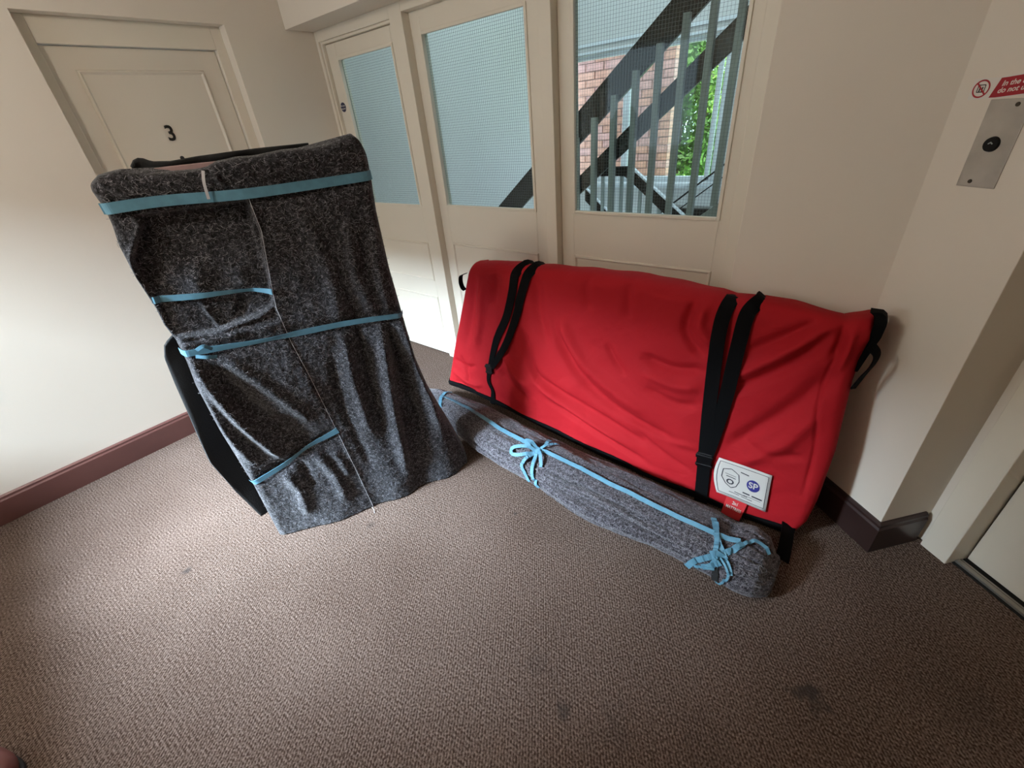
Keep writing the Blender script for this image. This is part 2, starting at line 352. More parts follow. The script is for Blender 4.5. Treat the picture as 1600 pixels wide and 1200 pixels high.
# lift wall, set at an angle
sc = -0.819; s0 = -1.30
b = MB()
b.box(s0, sc, 1.413, 1.80, 0, ZC, frame=lambda s, d, z: DG(s, z, d))
b.box(sc, -0.70, 1.63, 1.85, 0, ZC, frame=lambda s, d, z: DG(s, z, d))
b.box(-0.70, 0.22, 1.63, 1.85, 2.05, ZC, frame=lambda s, d, z: DG(s, z, d))
b.box(0.22, 1.45, 1.63, 1.85, 0, ZC, frame=lambda s, d, z: DG(s, z, d))
tag(b.make('wall_right', 'wall', bevel=0.002), 'angled cream wall and pier around the lift door', 'wall', kind='structure')
# lift doorway
d3 = empty('door_3', DG(-0.3, 0, 1.65), 'cream lift door in a plain cream surround at the right', 'door', kind='structure')
b = MB(); b.box(-0.785, -0.695, 1.605, 1.70, 0, 2.10, frame=lambda s, d, z: DG(s, z, d)); b.box(0.20, 0.29, 1.605, 1.70, 0, 2.10, frame=lambda s, d, z: DG(s, z, d)); b.box(-0.695, 0.20, 1.605, 1.70, 2.02, 2.10, frame=lambda s, d, z: DG(s, z, d))
loc_parent(b.make('surround', 'paint', bevel=0.003), d3)
loc_parent(MB().box(-0.690, 0.20, 1.688, 1.72, 0.012, 2.02, frame=lambda s, d, z: DG(s, z, d)).make('door_panel', 'liftpaint', bevel=0.003), d3)
loc_parent(MB().box(-0.70, 0.21, 1.675, 1.76, 0.0, 2.03, frame=lambda s, d, z: DG(s, z, d) if d > 1.7 else DG(s, z, 1.722)).make('shaft_gap', 'gap'), d3)
b = MB()
for (a_, c_, h) in ((1.645, 1.661, 0.012), (1.666, 1.674, 0.009)): b.box(-0.695, 0.20, a_, c_, 0.0, h, frame=lambda s, d, z: DG(s, z, d))
loc_parent(b.make('sill_track', 'track', bevel=0.001), d3)
loc_parent(MB().box(-0.695, 0.20, 1.635, 1.70, 0.0, 0.003, frame=lambda s, d, z: DG(s, z, d)).make('sill_groove', 'gap'), d3)
# rear part of the hall, behind the camera: window in the rear wall, plain side wall
WX0, WX1, WZ0, WZ1 = -2.95, -1.85, 1.05, 2.08
b = MB(); b.box(XL-0.2, WX0, YR-0.2, YR, 0, ZC); b.box(WX1, 2.2, YR-0.2, YR, 0, ZC); b.box(WX0, WX1, YR-0.2, YR, 0, WZ0); b.box(WX0, WX1, YR-0.2, YR, WZ1, ZC)
tag(b.make('wall_rear', 'wall'), 'cream wall behind the viewer with the daylight window', 'wall', kind='structure')
tag(MB().box(2.0, 2.2, YR, 2.05, 0, ZC).make('wall_side', 'wall'), 'cream side wall of the hall beyond the lift', 'wall', kind='structure')
wr = empty('window_4', ((WX0+WX1)/2, YR-0.1, WZ0), 'white framed daylight window in the rear wall', 'window', kind='structure')
b = MB()
for q in ((WX0, WX0+0.04, WZ0, WZ1), (WX1-0.04, WX1, WZ0, WZ1), (WX0+0.04, WX1-0.04, WZ0, WZ0+0.04), (WX0+0.04, WX1-0.04, WZ1-0.04, WZ1)): b.box(q[0], q[1], YR-0.13, YR-0.08, q[2], q[3])
loc_parent(b.make('window_frame', 'upvc'), wr)
loc_parent(MB().box(WX0+0.04, WX1-0.04, YR-0.107, YR-0.103, WZ0+0.04, WZ1-0.04).make('pane', 'clear'), wr)

# added lamp above the view, put in to raise the hall's ambient light
CLX, CLY = -1.45, -0.6
cl_ = empty('fill_lamp', (CLX, CLY, ZC), 'added lamp above the view, filling the hall with soft light', 'lamp')
def lathe(name, prof_, m, n=32):
    v = [(CLX+r*math.cos(2*math.pi*k/n), CLY+r*math.sin(2*math.pi*k/n), z) for r, z in prof_ for k in range(n)]; f = []
    for i in range(len(prof_)-1):
        for k in range(n): f.append((i*n+k, i*n+(k+1) % n, (i+1)*n+(k+1) % n, (i+1)*n+k))
    return loc_parent(obj(name, v, f, m, smooth=True), cl_)
lathe('rim', [(0.17, ZC), (0.175, ZC-0.02), (0.165, ZC-0.03), (0.15, ZC-0.03)], 'upvc')
em = bpy.data.materials.new('fill_lamp_glow'); em.use_nodes = True; en = em.node_tree; pb = en.nodes['Principled BSDF']
pb.inputs['Base Color'].default_value = (0.9, 0.88, 0.82, 1); pb.inputs['Emission Color'].default_value = (1.0, 0.86, 0.66, 1); pb.inputs['Emission Strength'].default_value = 2.0
lathe('fill_bowl', [(0.155, ZC-0.028), (0.145, ZC-0.055), (0.11, ZC-0.078), (0.06, ZC-0.09), (0.001, ZC-0.094)], em)
ld = bpy.data.lights.new('fill_lamp_light', 'POINT'); ld.shadow_soft_size = 0.08; ld.energy = 26; ld.color = (1.0, 0.91, 0.80)
lo = bpy.data.objects.new('fill_lamp_light', ld); COL.objects.link(lo); lo.location = (CLX, CLY, ZC-0.18)

# skirting boards
def skirt_profile(d):   # (offset from wall, height)
    return [(0, 0), (0.018, 0), (0.018, 0.118), (0.013, 0.126), (0.013, 0.136), (0.006, 0.143), (0, 0.143)]
def skirting(name, p0, p1, nrm, m, label):
    p0, p1, nrm = map(lambda q: np.array(q, float), (p0, p1, nrm))
    k = MB().prism(skirt_profile(0), lambda q, d: (*( (p0 if d == 0 else p1) + nrm*q[0]), q[1]), 0, 1)
    return tag(k.make(name, m), label, 'skirting board', kind='structure')
skirting('baseboard_left', (XL, YR), (XL, RY0), (1, 0), 'skirt', 'maroon skirting board along the left wall')
skirting('baseboard_corner', (XL, RY1), (XL, YF), (1, 0), 'skirt', 'short maroon skirting board between numbered door and partition')
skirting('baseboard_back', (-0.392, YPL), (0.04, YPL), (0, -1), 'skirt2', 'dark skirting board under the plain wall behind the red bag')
nn = np.array([-nx, -ny]); tt_ = np.array([tx, ty])
P = lambda s, d: np.array([tx*s+nx*d, ty*s+ny*d])
k = MB()
prof = skirt_profile(0)
rings = [[(*(P(-1.10, 1.413-o)), z) for o, z in prof], [(*(P(sc+o, 1.413-o)), z) for o, z in prof], [(*(P(sc+o, 1.604)), z) for o, z in prof]]
v = [p for r in rings for p in r]; n_ = len(prof)
f = [(i*n_+j, i*n_+(j+1) % n_, (i+1)*n_+(j+1) % n_, (i+1)*n_+j) for i in range(2) for j in range(n_)] + [tuple(range(n_)), tuple(range(2*n_, 3*n_))[::-1]]
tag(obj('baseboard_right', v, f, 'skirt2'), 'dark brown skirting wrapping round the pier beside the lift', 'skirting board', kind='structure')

# ------------------------------------------------------------------ glazed partition
tr = MB()
tr.box(XL, -2.988, YF, 2.03, 0, 2.053); tr.box(-2.988, -2.972, YF+0.012, 2.03, 0, 2.035)        # left stile with its stepped rebate
tr.box(-2.29, -2.19, YF, 2.03, 0, 2.053); tr.box(-1.344, -1.28, YF, 2.03, 0, 2.053); tr.box(-0.462, -0.392, YF, 2.03, 0, 2.053)
tr.box(-2.988, -2.29, YF, 2.03, 1.999, 2.053); tr.box(-2.972, -2.29, YF+0.012, 2.03, 1.986, 1.999)
tr.box(-2.19, -1.344, YF, 2.03, 2.012, 2.053); tr.box(-1.28, -0.462, YF, 2.03, 2.012, 2.053)
tag(tr.make('trim_2', 'paint', bevel=0.0025), 'cream painted timber frame posts and head of the partition', 'frame', kind='structure')

def wires(name, x0, x1, z0, z1, y, parent, step=0.0127, t=0.0007):
    k = MB(); r = t/2
    x = x0+step*0.5
    while x < x1: k.box(x-r, x+r, y-r, y+r, z0, z1); x += step
    z = z0+step*0.5
    while z < z1: k.box(x0, x1, y-r, y+r, z-r, z+r); z += step
    o = loc_parent(k.make(name, 'wire'), parent); o['kind'] = 'stuff'; return o
def glazed_leaf(root, x0, x1, z0, z1, gx0, gx1, gz0, gz1, yf, yb, panels, m='paint'):
    """stiles, rails, bead round the glass, wired pane, lower panel mouldings"""
    P_ = lambda nm, mm, *q, bevel=0.002: loc_parent(MB().box(*q).make(nm, mm, bevel=bevel), root)
    P_('stile', m, x0, gx0, yf, yb, z0, z1); P_('stile', m, gx1, x1, yf, yb, z0, z1)
    P_('top_rail', m, gx0, gx1, yf, yb, gz1, z1); P_('lower_board', m, gx0, gx1, yf, yb, z0, gz0)
    bead = MB(); w_ = 0.014; y0 = yf-0.006; y1 = yf+0.012
    bead.box(gx0-0.004, gx0+w_-0.004, y0, y1, gz0-0.004, gz1+0.004); bead.box(gx1-w_+0.004, gx1+0.004, y0, y1, gz0-0.004, gz1+0.004)
    bead.box(gx0+w_-0.004, gx1-w_+0.004, y0, y1, gz0-0.004, gz0+w_-0.004); bead.box(gx0+w_-0.004, gx1-w_+0.004, y0, y1, gz1-w_+0.004, gz1+0.004)
    loc_parent(bead.make('glazing_bead', m, bevel=0.002), root)
    yg = (yf+yb)/2+0.004
    pane = loc_parent(MB().box(gx0, gx1, yg-0.003, yg+0.003, gz0, gz1).make('pane', 'glass'), root)
    ww = wires('wire_mesh', gx0, gx1, gz0, gz1, yg, root)
    for (a, c, d, e) in panels:
        loc_parent(moulding('panel_moulding', m, yf, a, c, d, e, 0.016, 0.008, axis='y'), root)
d2_ = empty('door_2', (-2.63, YP, 0), 'cream half glazed door at the left end of the partition', 'door', kind='structure')
glazed_leaf(d2_, -2.968, -2.292, 0.01, 1.983, -2.872, -2.336, 1.068, 1.905, 1.955, 2.0, [(-2.872, -2.336, 0.572, 0.838), (-2.872, -2.336, 0.195, 0.458)])
loc_parent(MB().box(-2.968, -2.292, 1.94, 1.955, 0.01, 0.05).make('door_bottom_bar', 'paint', bevel=0.003), d2_)
w1 = empty('window_1', (-1.77, YP, 0), 'fixed wired glass panel next to the partition door, mostly pale blue', 'window', kind='structure')
glazed_leaf(w1, -2.19, -1.344, 0.0, 2.012, -2.122, -1.440, 1.072, 1.920, YP, 2.025, [(-2.118, -1.436, 0.16, 0.852)])
w2 = empty('window_2', (-0.87, YP, 0), 'fixed wired glass panel showing the staircase, beside the plain wall', 'window', kind='structure')
glazed_leaf(w2, -1.28, -0.462, 0.0, 2.012, -1.208, -0.516, 1.074, 1.920, YP, 2.025, [(-1.206, -0.512, 0.16, 0.862)])

# fire door disc on the door stile
sg = empty('fire_door_sign', (-2.935, 1.953, 1.655), 'small navy blue disc with white lettering on the half glazed door', 'sign')
v = []; cx_, cz_ = -2.932, 1.657
for yy, rr in ((1.9545, 0.027), (1.9525, 0.0265)): v += [(cx_+rr*math.cos(k*math.pi/12), yy, cz_+rr*math.sin(k*math.pi/12)) for k in range(24)]
loc_parent(obj('disc', v, [tuple(range(24, 48))]+[(k, (k+1) % 24, 24+(k+1) % 24, 24+k) for k in range(24)], 'signblue'), sg)
for tx_, dz in (('Fire door', 0.008), ('keep shut', -0.008)):
    loc_parent(text_obj('lettering', tx_, 0.0125, 'signwhite', lambda u, vv, ww: (cx_+u, 1.9522-ww, cz_+dz+vv), None, 0.0003), sg)

# ------------------------------------------------------------------ lift call plate and notice
cp = empty('lift_call_plate', DG(-0.98, 1.245, 1.411), 'brushed steel lift call plate with black button', 'call plate')
loc_parent(MB().box(-1.028, -0.938, 1.4095, 1.413, 1.245, 1.440, frame=lambda s, d, z: DG(s, z, d)).make('plate', 'steel', bevel=0.001), cp)
def disc(name, s, z, r, d0, d1, m, n=24):
    v = [DG(s+r*math.cos(2*math.pi*k/n), z+r*math.sin(2*math.pi*k/n), d0) for k in range(n)] + [DG(s+0.9*r*math.cos(2*math.pi*k/n), z+0.9*r*math.sin(2*math.pi*k/n), d1) for k in range(n)]
    return obj(name, v, [tuple(range(n, 2*n))]+[(k, (k+1) % n, n+(k+1) % n, n+k) for k in range(n)], m)
loc_parent(disc('button', -0.984, 1.344, 0.0175, 1.4095, 1.403, 'blackplastic'), cp)
arrow = MB(); arrow.prism([(-0.006, 0.002), (0, 0.006), (0.006, 0.002), (0.004, 0.0), (0, 0.003), (-0.004, 0.0)], lambda q, d: DG(-0.984+q[0], 1.344+q[1], d), 1.403, 1.4025)
loc_parent(arrow.make('button_mark', 'baluster'), cp)
loc_parent(disc('screw', -0.966, 1.428, 0.005, 1.4095, 1.4075, 'screw', 10), cp); loc_parent(disc('screw', -0.998, 1.258, 0.005, 1.4095, 1.4075, 'screw', 10), cp)
ns = empty('lift_notice', DG(-0.96, 1.44, 1.411), 'red and white lift notice sticker above the steel call plate', 'sign')
# vinyl strip following the wall, its right half lifting slightly at the free end
def vin(s, z, d=0.0): return DG(s, z + 0.010*math.sin(max(0, (s+1.02))*9.0), 1.4118-d-0.02*max(0, s+0.93)**2*10)
def strip(name, s_a0, s_b0, s_a1, s_b1, z0, z1, m, d):
    n = 14; v = []; f = []
    for i in range(n+1):
        t = i/n; v += [vin(s_a0+(s_a1-s_a0)*t, z0, d), vin(s_b0+(s_b1-s_b0)*t, z1, d)]
    for i in range(n): f.append((2*i, 2*i+2, 2*i+3, 2*i+1))
    o = obj(name, v, f, m); md = o.modifiers.new('thickness', 'SOLIDIFY'); md.thickness = 0.0004; md.offset = 0
    return loc_parent(o, ns)
strip('white_backing', -1.085, -1.085, -0.835, -0.835, 1.442, 1.486, 'signwhite', 0.0)
strip('red_field', -1.037, -1.025, -0.838, -0.838, 1.444, 1.484, 'signred', 0.0006)
n = 28; v = []; f = []
for k in range(n):
    for r in (0.0195, 0.0160): v.append(vin(-1.062+r*math.cos(2*math.pi*k/n), 1.464+r*math.sin(2*math.pi*k/n), 0.0008))
for k in range(n): f.append((2*k, 2*k+1, 2*((k+1) % n)+1, 2*((k+1) % n)))
loc_parent(obj('prohibition_ring', v, f, 'signred'), ns)
b = MB()
def bar(s0_, z0_, s1_, z1_, w_, d):
    dx, dz = s1_-s0_, z1_-z0_; l = math.hypot(dx, dz); px, pz = -dz/l*w_/2, dx/l*w_/2
    b.add([vin(s0_+px, z0_+pz, d), vin(s0_-px, z0_-pz, d), vin(s1_-px, z1_-pz, d), vin(s1_+px, z1_+pz, d)], [(0, 1, 2, 3)])
for q in ((-1.070, 1.457, -1.070, 1.472, 0.002), (-1.054, 1.457, -1.054, 1.472, 0.002), (-1.070, 1.472, -1.054, 1.472, 0.002), (-1.070, 1.457, -1.054, 1.457, 0.002), (-1.065, 1.458, -1.065, 1.468, 0.003), (-1.059, 1.458, -1.059, 1.468, 0.003)): bar(*q, 0.0008)
loc_parent(b.make('lift_pictogram', 'ink'), ns)
b = MB(); bar(-1.075, 1.477, -1.049, 1.451, 0.0035, 0.0010); loc_parent(b.make('prohibition_bar', 'signred'), ns)
for tx_, z_ in (('In the event of fire', 1.4715), ('do not use this lift', 1.4575)):
    loc_parent(text_obj('lettering', tx_, 0.0155, 'signwhite', lambda u, vv, ww: vin(-1.018+(0 if z_ > 1.46 else -0.004)+u+vv*0.2, z_+vv, 0.0009+ww), None, 0.0001, bold=True, cx=False), ns)

# ------------------------------------------------------------------ standing package (flat boards wrapped in grey felt blankets)
pt = np.array([0.386, 0.923, 0.0]); pt /= np.linalg.norm(pt); pn = np.array([pt[1], -pt[0], 0.0]); pa = np.array([-1.713, 0.288, 0.0])
def PW(a, z, o): return pa + np.multiply.outer(a, pt) + np.multiply.outer(o, pn) + np.multiply.outer(z, np.array([0, 0, 1.0]))
seam_z = [-0.05, 0.0, 0.239, 0.464, 0.722, 0.88, 1.006, 1.096, 1.261, 1.367, 1.46, 1.6]; seam_a = [0.402, 0.400, 0.383, 0.364, 0.343, 0.325, 0.321, 0.335, 0.364, 0.362, 0.30, 0.29]
RZs = [0, 0.07, 0.20, 0.35, 0.50, 0.65, 0.861, 1.049, 1.258, 1.373, 1.45, 1.52]; RAs = [0.925, 0.918, 0.885, 0.842, 0.80, 0.775, 0.763, 0.754, 0.756, 0.764, 0.768, 0.768]
TAs = [0, 0.03, 0.08, 0.106, 0.14, 0.256, 0.29, 0.32, 0.378, 0.422, 0.507, 0.60, 0.664, 0.70, 0.726, 0.746, 0.768]; TZs = [1.446, 1.466, 1.474, 1.466, 1.456, 1.452, 1.456, 1.468, 1.474, 1.472, 1.480, 1.478, 1.484, 1.494, 1.505, 1.486, 1.445]
LZs = [0, 0.3, 0.6, 0.8, 0.9, 0.98, 1.04, 1.10, 1.2, 1.3, 1.36, 1.40, 1.45, 1.5]; LAs = [-0.003, 0.0, -0.012, -0.010, 0.001, 0.003, -0.006, -0.004, -0.012, -0.010, 0.0, 0.003, -0.004, 0.0]
def pkg_off(a, z):
    o = np.zeros_like(a)
    sa = np.interp(z, seam_z, seam_a)
    right = sstep(-0.003, 0.004, a-sa)
    o += 0.011*right
    # skirt of the blanket pushed out at the foot
    o += (0.058*sstep(0.0, 0.30, a)*(1-sstep(0.80, 0.97, a)*0.7))*np.clip(1-z/0.55, 0, 1)**1.6
    o += 0.012*np.sin(a*26+1.3*z)*np.clip(1-z/0.7, 0, 1)*right
    # vertical folds hanging from the middle band on the right sheet
    o += 1.45*right*(ridge(a, z, [(0.655, 0.86), (0.63, 0.60), (0.61, 0.36), (0.60, 0.10)], 0.026, 0.026) + ridge(a, z, [(0.735, 0.85), (0.775, 0.55), (0.805, 0.25)], 0.026, 0.024)
              + ridge(a, z, [(0.515, 0.86), (0.495, 0.62), (0.50, 0.36)], 0.022, 0.014) + ridge(a, z, [(0.69, 0.84), (0.70, 0.55), (0.715, 0.3)], 0.020, -0.016)
              + ridge(a, z, [(0.58, 1.02), (0.56, 0.62), (0.55, 0.3)], 0.018, -0.012)
              + ridge(a, z, [(0.45, 0.80), (0.43, 0.5), (0.46, 0.2)], 0.018, -0.008)
              + ridge(a, z, [(0.50, 1.30), (0.53, 1.1), (0.52, 0.90)], 0.028, 0.012) + ridge(a, z, [(0.64, 1.25), (0.62, 1.05), (0.65, 0.90)], 0.024, 0.011) + ridge(a, z, [(0.72, 1.2), (0.70, 1.0), (0.71, 0.9)], 0.02, 0.010))
    # lower left sheet: long diagonal folds running into the low band
    left = 1-right; low = sstep(0.0, 0.03, 0.975-z)
    o += 1.4*left*(ridge(a, z, [(0.02, 0.90), (0.055, 0.68), (0.115, 0.48), (0.165, 0.385)], 0.020, 0.024) + ridge(a, z, [(0.075, 0.86), (0.13, 0.66), (0.21, 0.47)], 0.03, -0.018)
             + ridge(a, z, [(0.11, 0.88), (0.20, 0.72), (0.30, 0.52)], 0.020, 0.010) + ridge(a, z, [(0.0, 0.84), (0.01, 0.6), (0.05, 0.40)], 0.018, 0.012)
             + ridge(a, z, [(0.20, 0.60), (0.24, 0.50), (0.27, 0.43)], 0.04, -0.012)
             + ridge(a, z, [(0.12, 0.34), (0.15, 0.22), (0.14, 0.08)], 0.02, 0.012) + ridge(a, z, [(0.26, 0.38), (0.30, 0.25), (0.31, 0.10)], 0.022, 0.014) + ridge(a, z, [(0.20, 0.36), (0.21, 0.2)], 0.018, -0.010)
             + ridge(a, z, [(0.33, 0.36), (0.36, 0.2)], 0.02, 0.010))
    o += left*0.016*low*sstep(0.0, 0.03, 0.98-z)*np.clip((z-0.3)*3, 0, 1)
    # sunken pocket between the left flap, the seam and the hem
    fe = np.interp(z, [1.09, 1.177, 1.242, 1.291, 1.33, 1.36], [-0.02, -0.012, 0.008, 0.041, 0.074, 0.061])
    hem = np.interp(a, [0, 0.056, 0.13, 0.193, 0.267, 0.316, 0.338], [0.982, 0.974, 0.969, 0.981, 0.989, 1.012, 1.044])
    inside = left*sstep(-0.004, 0.004, a-fe)*sstep(-0.004, 0.004, z-hem)*sstep(-0.01, 0.01, 1.352-z)
    o -= 0.030*inside
    o += 0.010*left*np.exp(-((z-hem)/0.010)**2)*sstep(-0.006, 0.0, hem+0.004-z)*sstep(0.0, 0.02, a)
    o += 0.012*left*np.exp(-((a-fe)/0.010)**2)*sstep(-0.004, 0.0, fe+0.003-a)*sstep(1.10, 1.13, z)*sstep(-0.01, 0.01, 1.352-z)
    o += inside*(ridge(a, z, [(0.118, 1.07), (0.128, 1.02), (0.142, 0.972)], 0.006, 0.010) + ridge(a, z, [(0.16, 1.20), (0.135, 1.12), (0.115, 1.06)], 0.03, 0.012) + ridge(a, z, [(0.25, 1.16), (0.27, 1.09)], 0.03, 0.010)
               + ridge(a, z, [(0.05, 1.24), (0.03, 1.15), (0.08, 1.10)], 0.03, -0.012) + ridge(a, z, [(0.20, 1.03), (0.24, 1.0)], 0.04, -0.012))
    # folded-over seam lip and top edge
    o += ridge(a, z, [(0.372, 1.37), (0.352, 1.25), (0.345, 1.15)], 0.010, 0.012) + ridge(a, z, [(0.30, 1.445), (0.315, 1.405), (0.375, 1.382)], 0.008, 0.010)
    o += ridge(a, z, [(0.02, 1.455), (0.06, 1.42), (0.10, 1.40)], 0.010, 0.012) + ridge(a, z, [(0.0, 1.43), (0.03, 1.395)], 0.008, 0.010)
    o += 0.010*sstep(1.40, 1.45, z)*sstep(0.29, 0.31, a)
    # bands pull the cloth in
    for pts, am in (([(0.0, 1.38), (0.395, 1.373), (0.77, 1.375)], -0.009), ([(0.0, 0.925), (0.376, 0.897), (0.775, 0.86)], -0.012), ([(0.0, 0.322), (0.244, 0.409), (0.372, 0.443)], -0.014)):
        o += ridge(a, z, pts, 0.026, am)
    o += 0.010*fbm(a*7, z*5+3) + 0.003*fbm(a*40, z*40) + 0.0016*fbm(a*170, z*170, 2)
    return o
PK = empty('wrapped_boards', tuple(PW(0.39, 0.0, -0.08)), 'tall upright package wrapped in dark grey felt blankets with blue bands', 'package')
TH = 0.165
def pkg_surface():
    nA, nZ = 176, 280; r = 0.030
    V = []; F = []
    back_n, side_n = 10, 7
    rows = []
    for iz in range(nZ+1):
        q = iz/nZ
        u = np.linspace(0, 1, nA+1)
        zl = q  # height fraction
        # horizontal extent at this height
        zz = q*1.47
        a0_ = np.interp(zz, LZs, LAs); a1_ = np.interp(zz, RZs, RAs)
        a = a0_ + (a1_-a0_)*u
        ztop = np.interp(np.clip(a, 0, 0.768), TAs, TZs)
        z = q*ztop + 0.004*(1-q)
        # ragged lower hem on the right
        o = pkg_off(a, z)
        dl = np.minimum((a-a0_), (a1_-a)); e = np.clip(dl/r, 0, 1); o = o*sstep(0, 1, e*1.4) - r*(1-np.sqrt(np.clip(1-(1-e)**2, 0, 1)))
        et = np.clip((1-q)*1.47/0.022, 0, 1); o = o - 0.022*(1-np.sqrt(np.clip(1-(1-et)**2, 0, 1)))
        fr = PW(a, z, o)
        # right side, back, left side
        ab1 = min(a1_, 0.772); zb = q*1.43+0.004
        wob = 0.004*math.sin(zz*17)
        rs = [PW(a1_+(ab1-a1_)*t, zb, -r-(TH-r)*t) for t in np.linspace(0.12, 0.94, side_n)]
        bk = [PW(ab1-0.012+(a0_+0.012-ab1+0.012)*t, zb, -TH+wob) for t in np.linspace(0, 1, back_n)]
        ls = [PW(a0_+0.002, zb, -TH+(TH-r)*t) for t in np.linspace(0.06, 0.88, side_n)]
        rows.append(list(fr)+rs+bk+ls)
    W = len(rows[0])
    V = [p for r_ in rows for p in r_]
    for i in range(nZ):
        for j in range(W): F.append((i*W+j, i*W+(j+1) % W, (i+1)*W+(j+1) % W, (i+1)*W+j))
    # top cap: strips from front row to back row
    top = nZ*W; back = list(range(nA+1+side_n, nA+1+side_n+back_n))
    c = len(V); V.append(PW(0.38, 1.452, -0.085))
    for j in range(W): F.append((top+j, top+(j+1) % W, c))
    c = len(V); V.append(PW(0.4, 0.004, -0.08))
    for j in range(W): F.append(((j+1) % W, j, c))
    return V, F
v, f = pkg_surface()
loc_parent(obj('felt_wrap', v, f, 'felt', smooth=True), PK)
# board edge showing at the top and the back blanket standing up behind it
loc_parent(tag(MB().box(0.085, 0.32, -0.075, -0.035, 1.40, 1.4665, frame=lambda a, o, z: PW(np.array(a), np.array(z), np.array(o))).make('board_edge', 'pink', bevel=0.002), 'pinkish edge of the board showing at the top'), PK)
A_ = np.linspace(0.10, 0.60, 46); v = []; f = []
ztop_b = np.interp(A_, [0.10, 0.115, 0.13, 0.15, 0.20, 0.27, 0.36, 0.45, 0.6], [1.474, 1.493, 1.492, 1.480, 1.476, 1.481, 1.484, 1.486, 1.486])
for i, a in enumerate(A_):
    for z, o in ((1.36, -0.118), (1.44, -0.112), (ztop_b[i]-0.01, -0.094+0.008*math.sin(a*40)), (ztop_b[i], -0.088+0.008*math.sin(a*40))): v.append(PW(np.array(a), np.array(z), np.array(o)))
for i in range(len(A_)-1):
    for j in range(3): f.append((i*4+j, (i+1)*4+j, (i+1)*4+j+1, i*4+j+1))
o = loc_parent(obj('back_blanket_edge', v, f, 'felt_back', smooth=True), PK); md = o.modifiers.new('thickness', 'SOLIDIFY'); md.thickness = 0.007
tag(o, 'black blanket edge standing up behind the top')
# loose blanket flap beside the left edge; its unlit side's shade is coloured black
FZ = np.linspace(0.06, 0.965, 70); ext = np.interp(FZ, [0.06, 0.103, 0.226, 0.42, 0.636, 0.778, 0.88, 0.93, 0.965], [-0.055, -0.066, -0.094, -0.116, -0.097, -0.088, -0.078, -0.058, -0.01])
v = []; f = []; NU = 10
for i, z in enumerate(FZ):
    for j in range(NU):
        t = j/(NU-1); v.append(PW(np.array(0.02+(ext[i]-0.02)*t), np.array(z), np.array(-0.175+0.06*t+0.012*math.sin(z*9+t*3)*t)))
for i in range(len(FZ)-1):
    for j in range(NU-1): f.append((i*NU+j, i*NU+j+1, (i+1)*NU+j+1, (i+1)*NU+j))
o = loc_parent(obj('loose_flap', v, f, 'felt_back', smooth=True), PK); md = o.modifiers.new('thickness', 'SOLIDIFY'); md.thickness = 0.008
tag(o, 'inner side of a loose blanket flap, coloured black for its shade')
def pkg_band(name, pts, width, lift=0.004, twist=None, wrap=True):
    Pp = resample(pts, 60); a, z = Pp[:, 0], Pp[:, 1]
    T = np.gradient(Pp, axis=0); T /= np.linalg.norm(T, axis=1)[:, None]; Nn = np.stack([-T[:, 1], T[:, 0]], 1)
    wd = np.full(len(a), width)
    if twist is not None: wd = width*np.interp(np.linspace(0, 1, len(a)), *twist)
    def edge(s):
        aa, zz = a+Nn[:, 0]*wd/2*s, z+Nn[:, 1]*wd/2*s
        return aa, zz
    # taut: follow the running maximum of the cloth under the band
    o = np.max([pkg_off(np.clip(edge(s)[0], 0.0, 0.9), edge(s)[1]) for s in (-1, -0.5, 0, 0.5, 1)], axis=0)
    ksz = 13; pad = np.pad(o, ksz//2, mode='edge'); o = np.array([pad[i:i+ksz].max() for i in range(len(o))]); pad = np.pad(o, ksz//2, mode='edge'); o = np.convolve(pad, np.ones(ksz)/ksz, 'valid')
    ra = np.interp(z, RZs, RAs); dl = np.minimum(a, ra-a); r = 0.030; e = np.clip(dl/r, 0, 1)
    o = o*sstep(0, 1, e*1.4) - r*(1-np.sqrt(np.clip(1-(1-e)**2, 0, 1)))
    o = o + lift
    tw = np.zeros(len(a)) if twist is None else (1-np.interp(np.linspace(0, 1, len(a)), *twist))*width*0.4
    L_ = PW(*edge(1), o+tw); R_ = PW(*edge(-1), o-tw*0.2)
    v, f = ribbon_mesh(L_, R_, [pn]*len(a), 0.0018)
    return loc_parent(obj(name, v, f, 'blue'), PK)
pkg_band('blue_band', [(-0.004, 1.381), (0.142, 1.383), (0.395, 1.372), (0.768, 1.376)], 0.030)
pkg_band('blue_band', [(-0.004, 1.109), (0.105, 1.096), (0.249, 1.079), (0.334, 1.063)], 0.022, twist=([0, 0.35, 0.7, 1], [1, 0.9, 0.5, 0.95]))
pkg_band('blue_band', [(-0.002, 0.929), (0.091, 0.920), (0.226, 0.905), (0.376, 0.896), (0.585, 0.883), (0.766, 0.861)], 0.025, twist=([0, 0.2, 0.48, 0.6, 1], [0.9, 0.9, 0.55, 0.9, 0.8]))
pkg_band('blue_band', [(-0.002, 0.322), (0.127, 0.361), (0.244, 0.409), (0.376, 0.444)], 0.027, twist=([0, 0.3, 0.6, 1], [0.9, 0.8, 0.55, 1.0]))
# knot ends on the middle band
for pts in ([(0.055, 0.935, 0.034), (0.08, 0.945, 0.042), (0.098, 0.925, 0.032)], [(0.045, 0.915, 0.034), (0.075, 0.905, 0.04), (0.10, 0.895, 0.03)]):
    loc_parent(free_ribbon('knot_end', [PW(np.array(a), np.array(z), np.array(o)) for a, z, o in pts], 0.012, 0.0015, 'blue', None, up=pn, n=12), PK)
loc_parent(free_ribbon('care_tag', [PW(np.array(a), np.array(z), np.array(o)) for a, z, o in ((0.278, 1.447, 0.006), (0.269, 1.415, 0.020), (0.264, 1.372, 0.020))], 0.008, 0.001, 'thread', None, up=pn, n=12), PK)
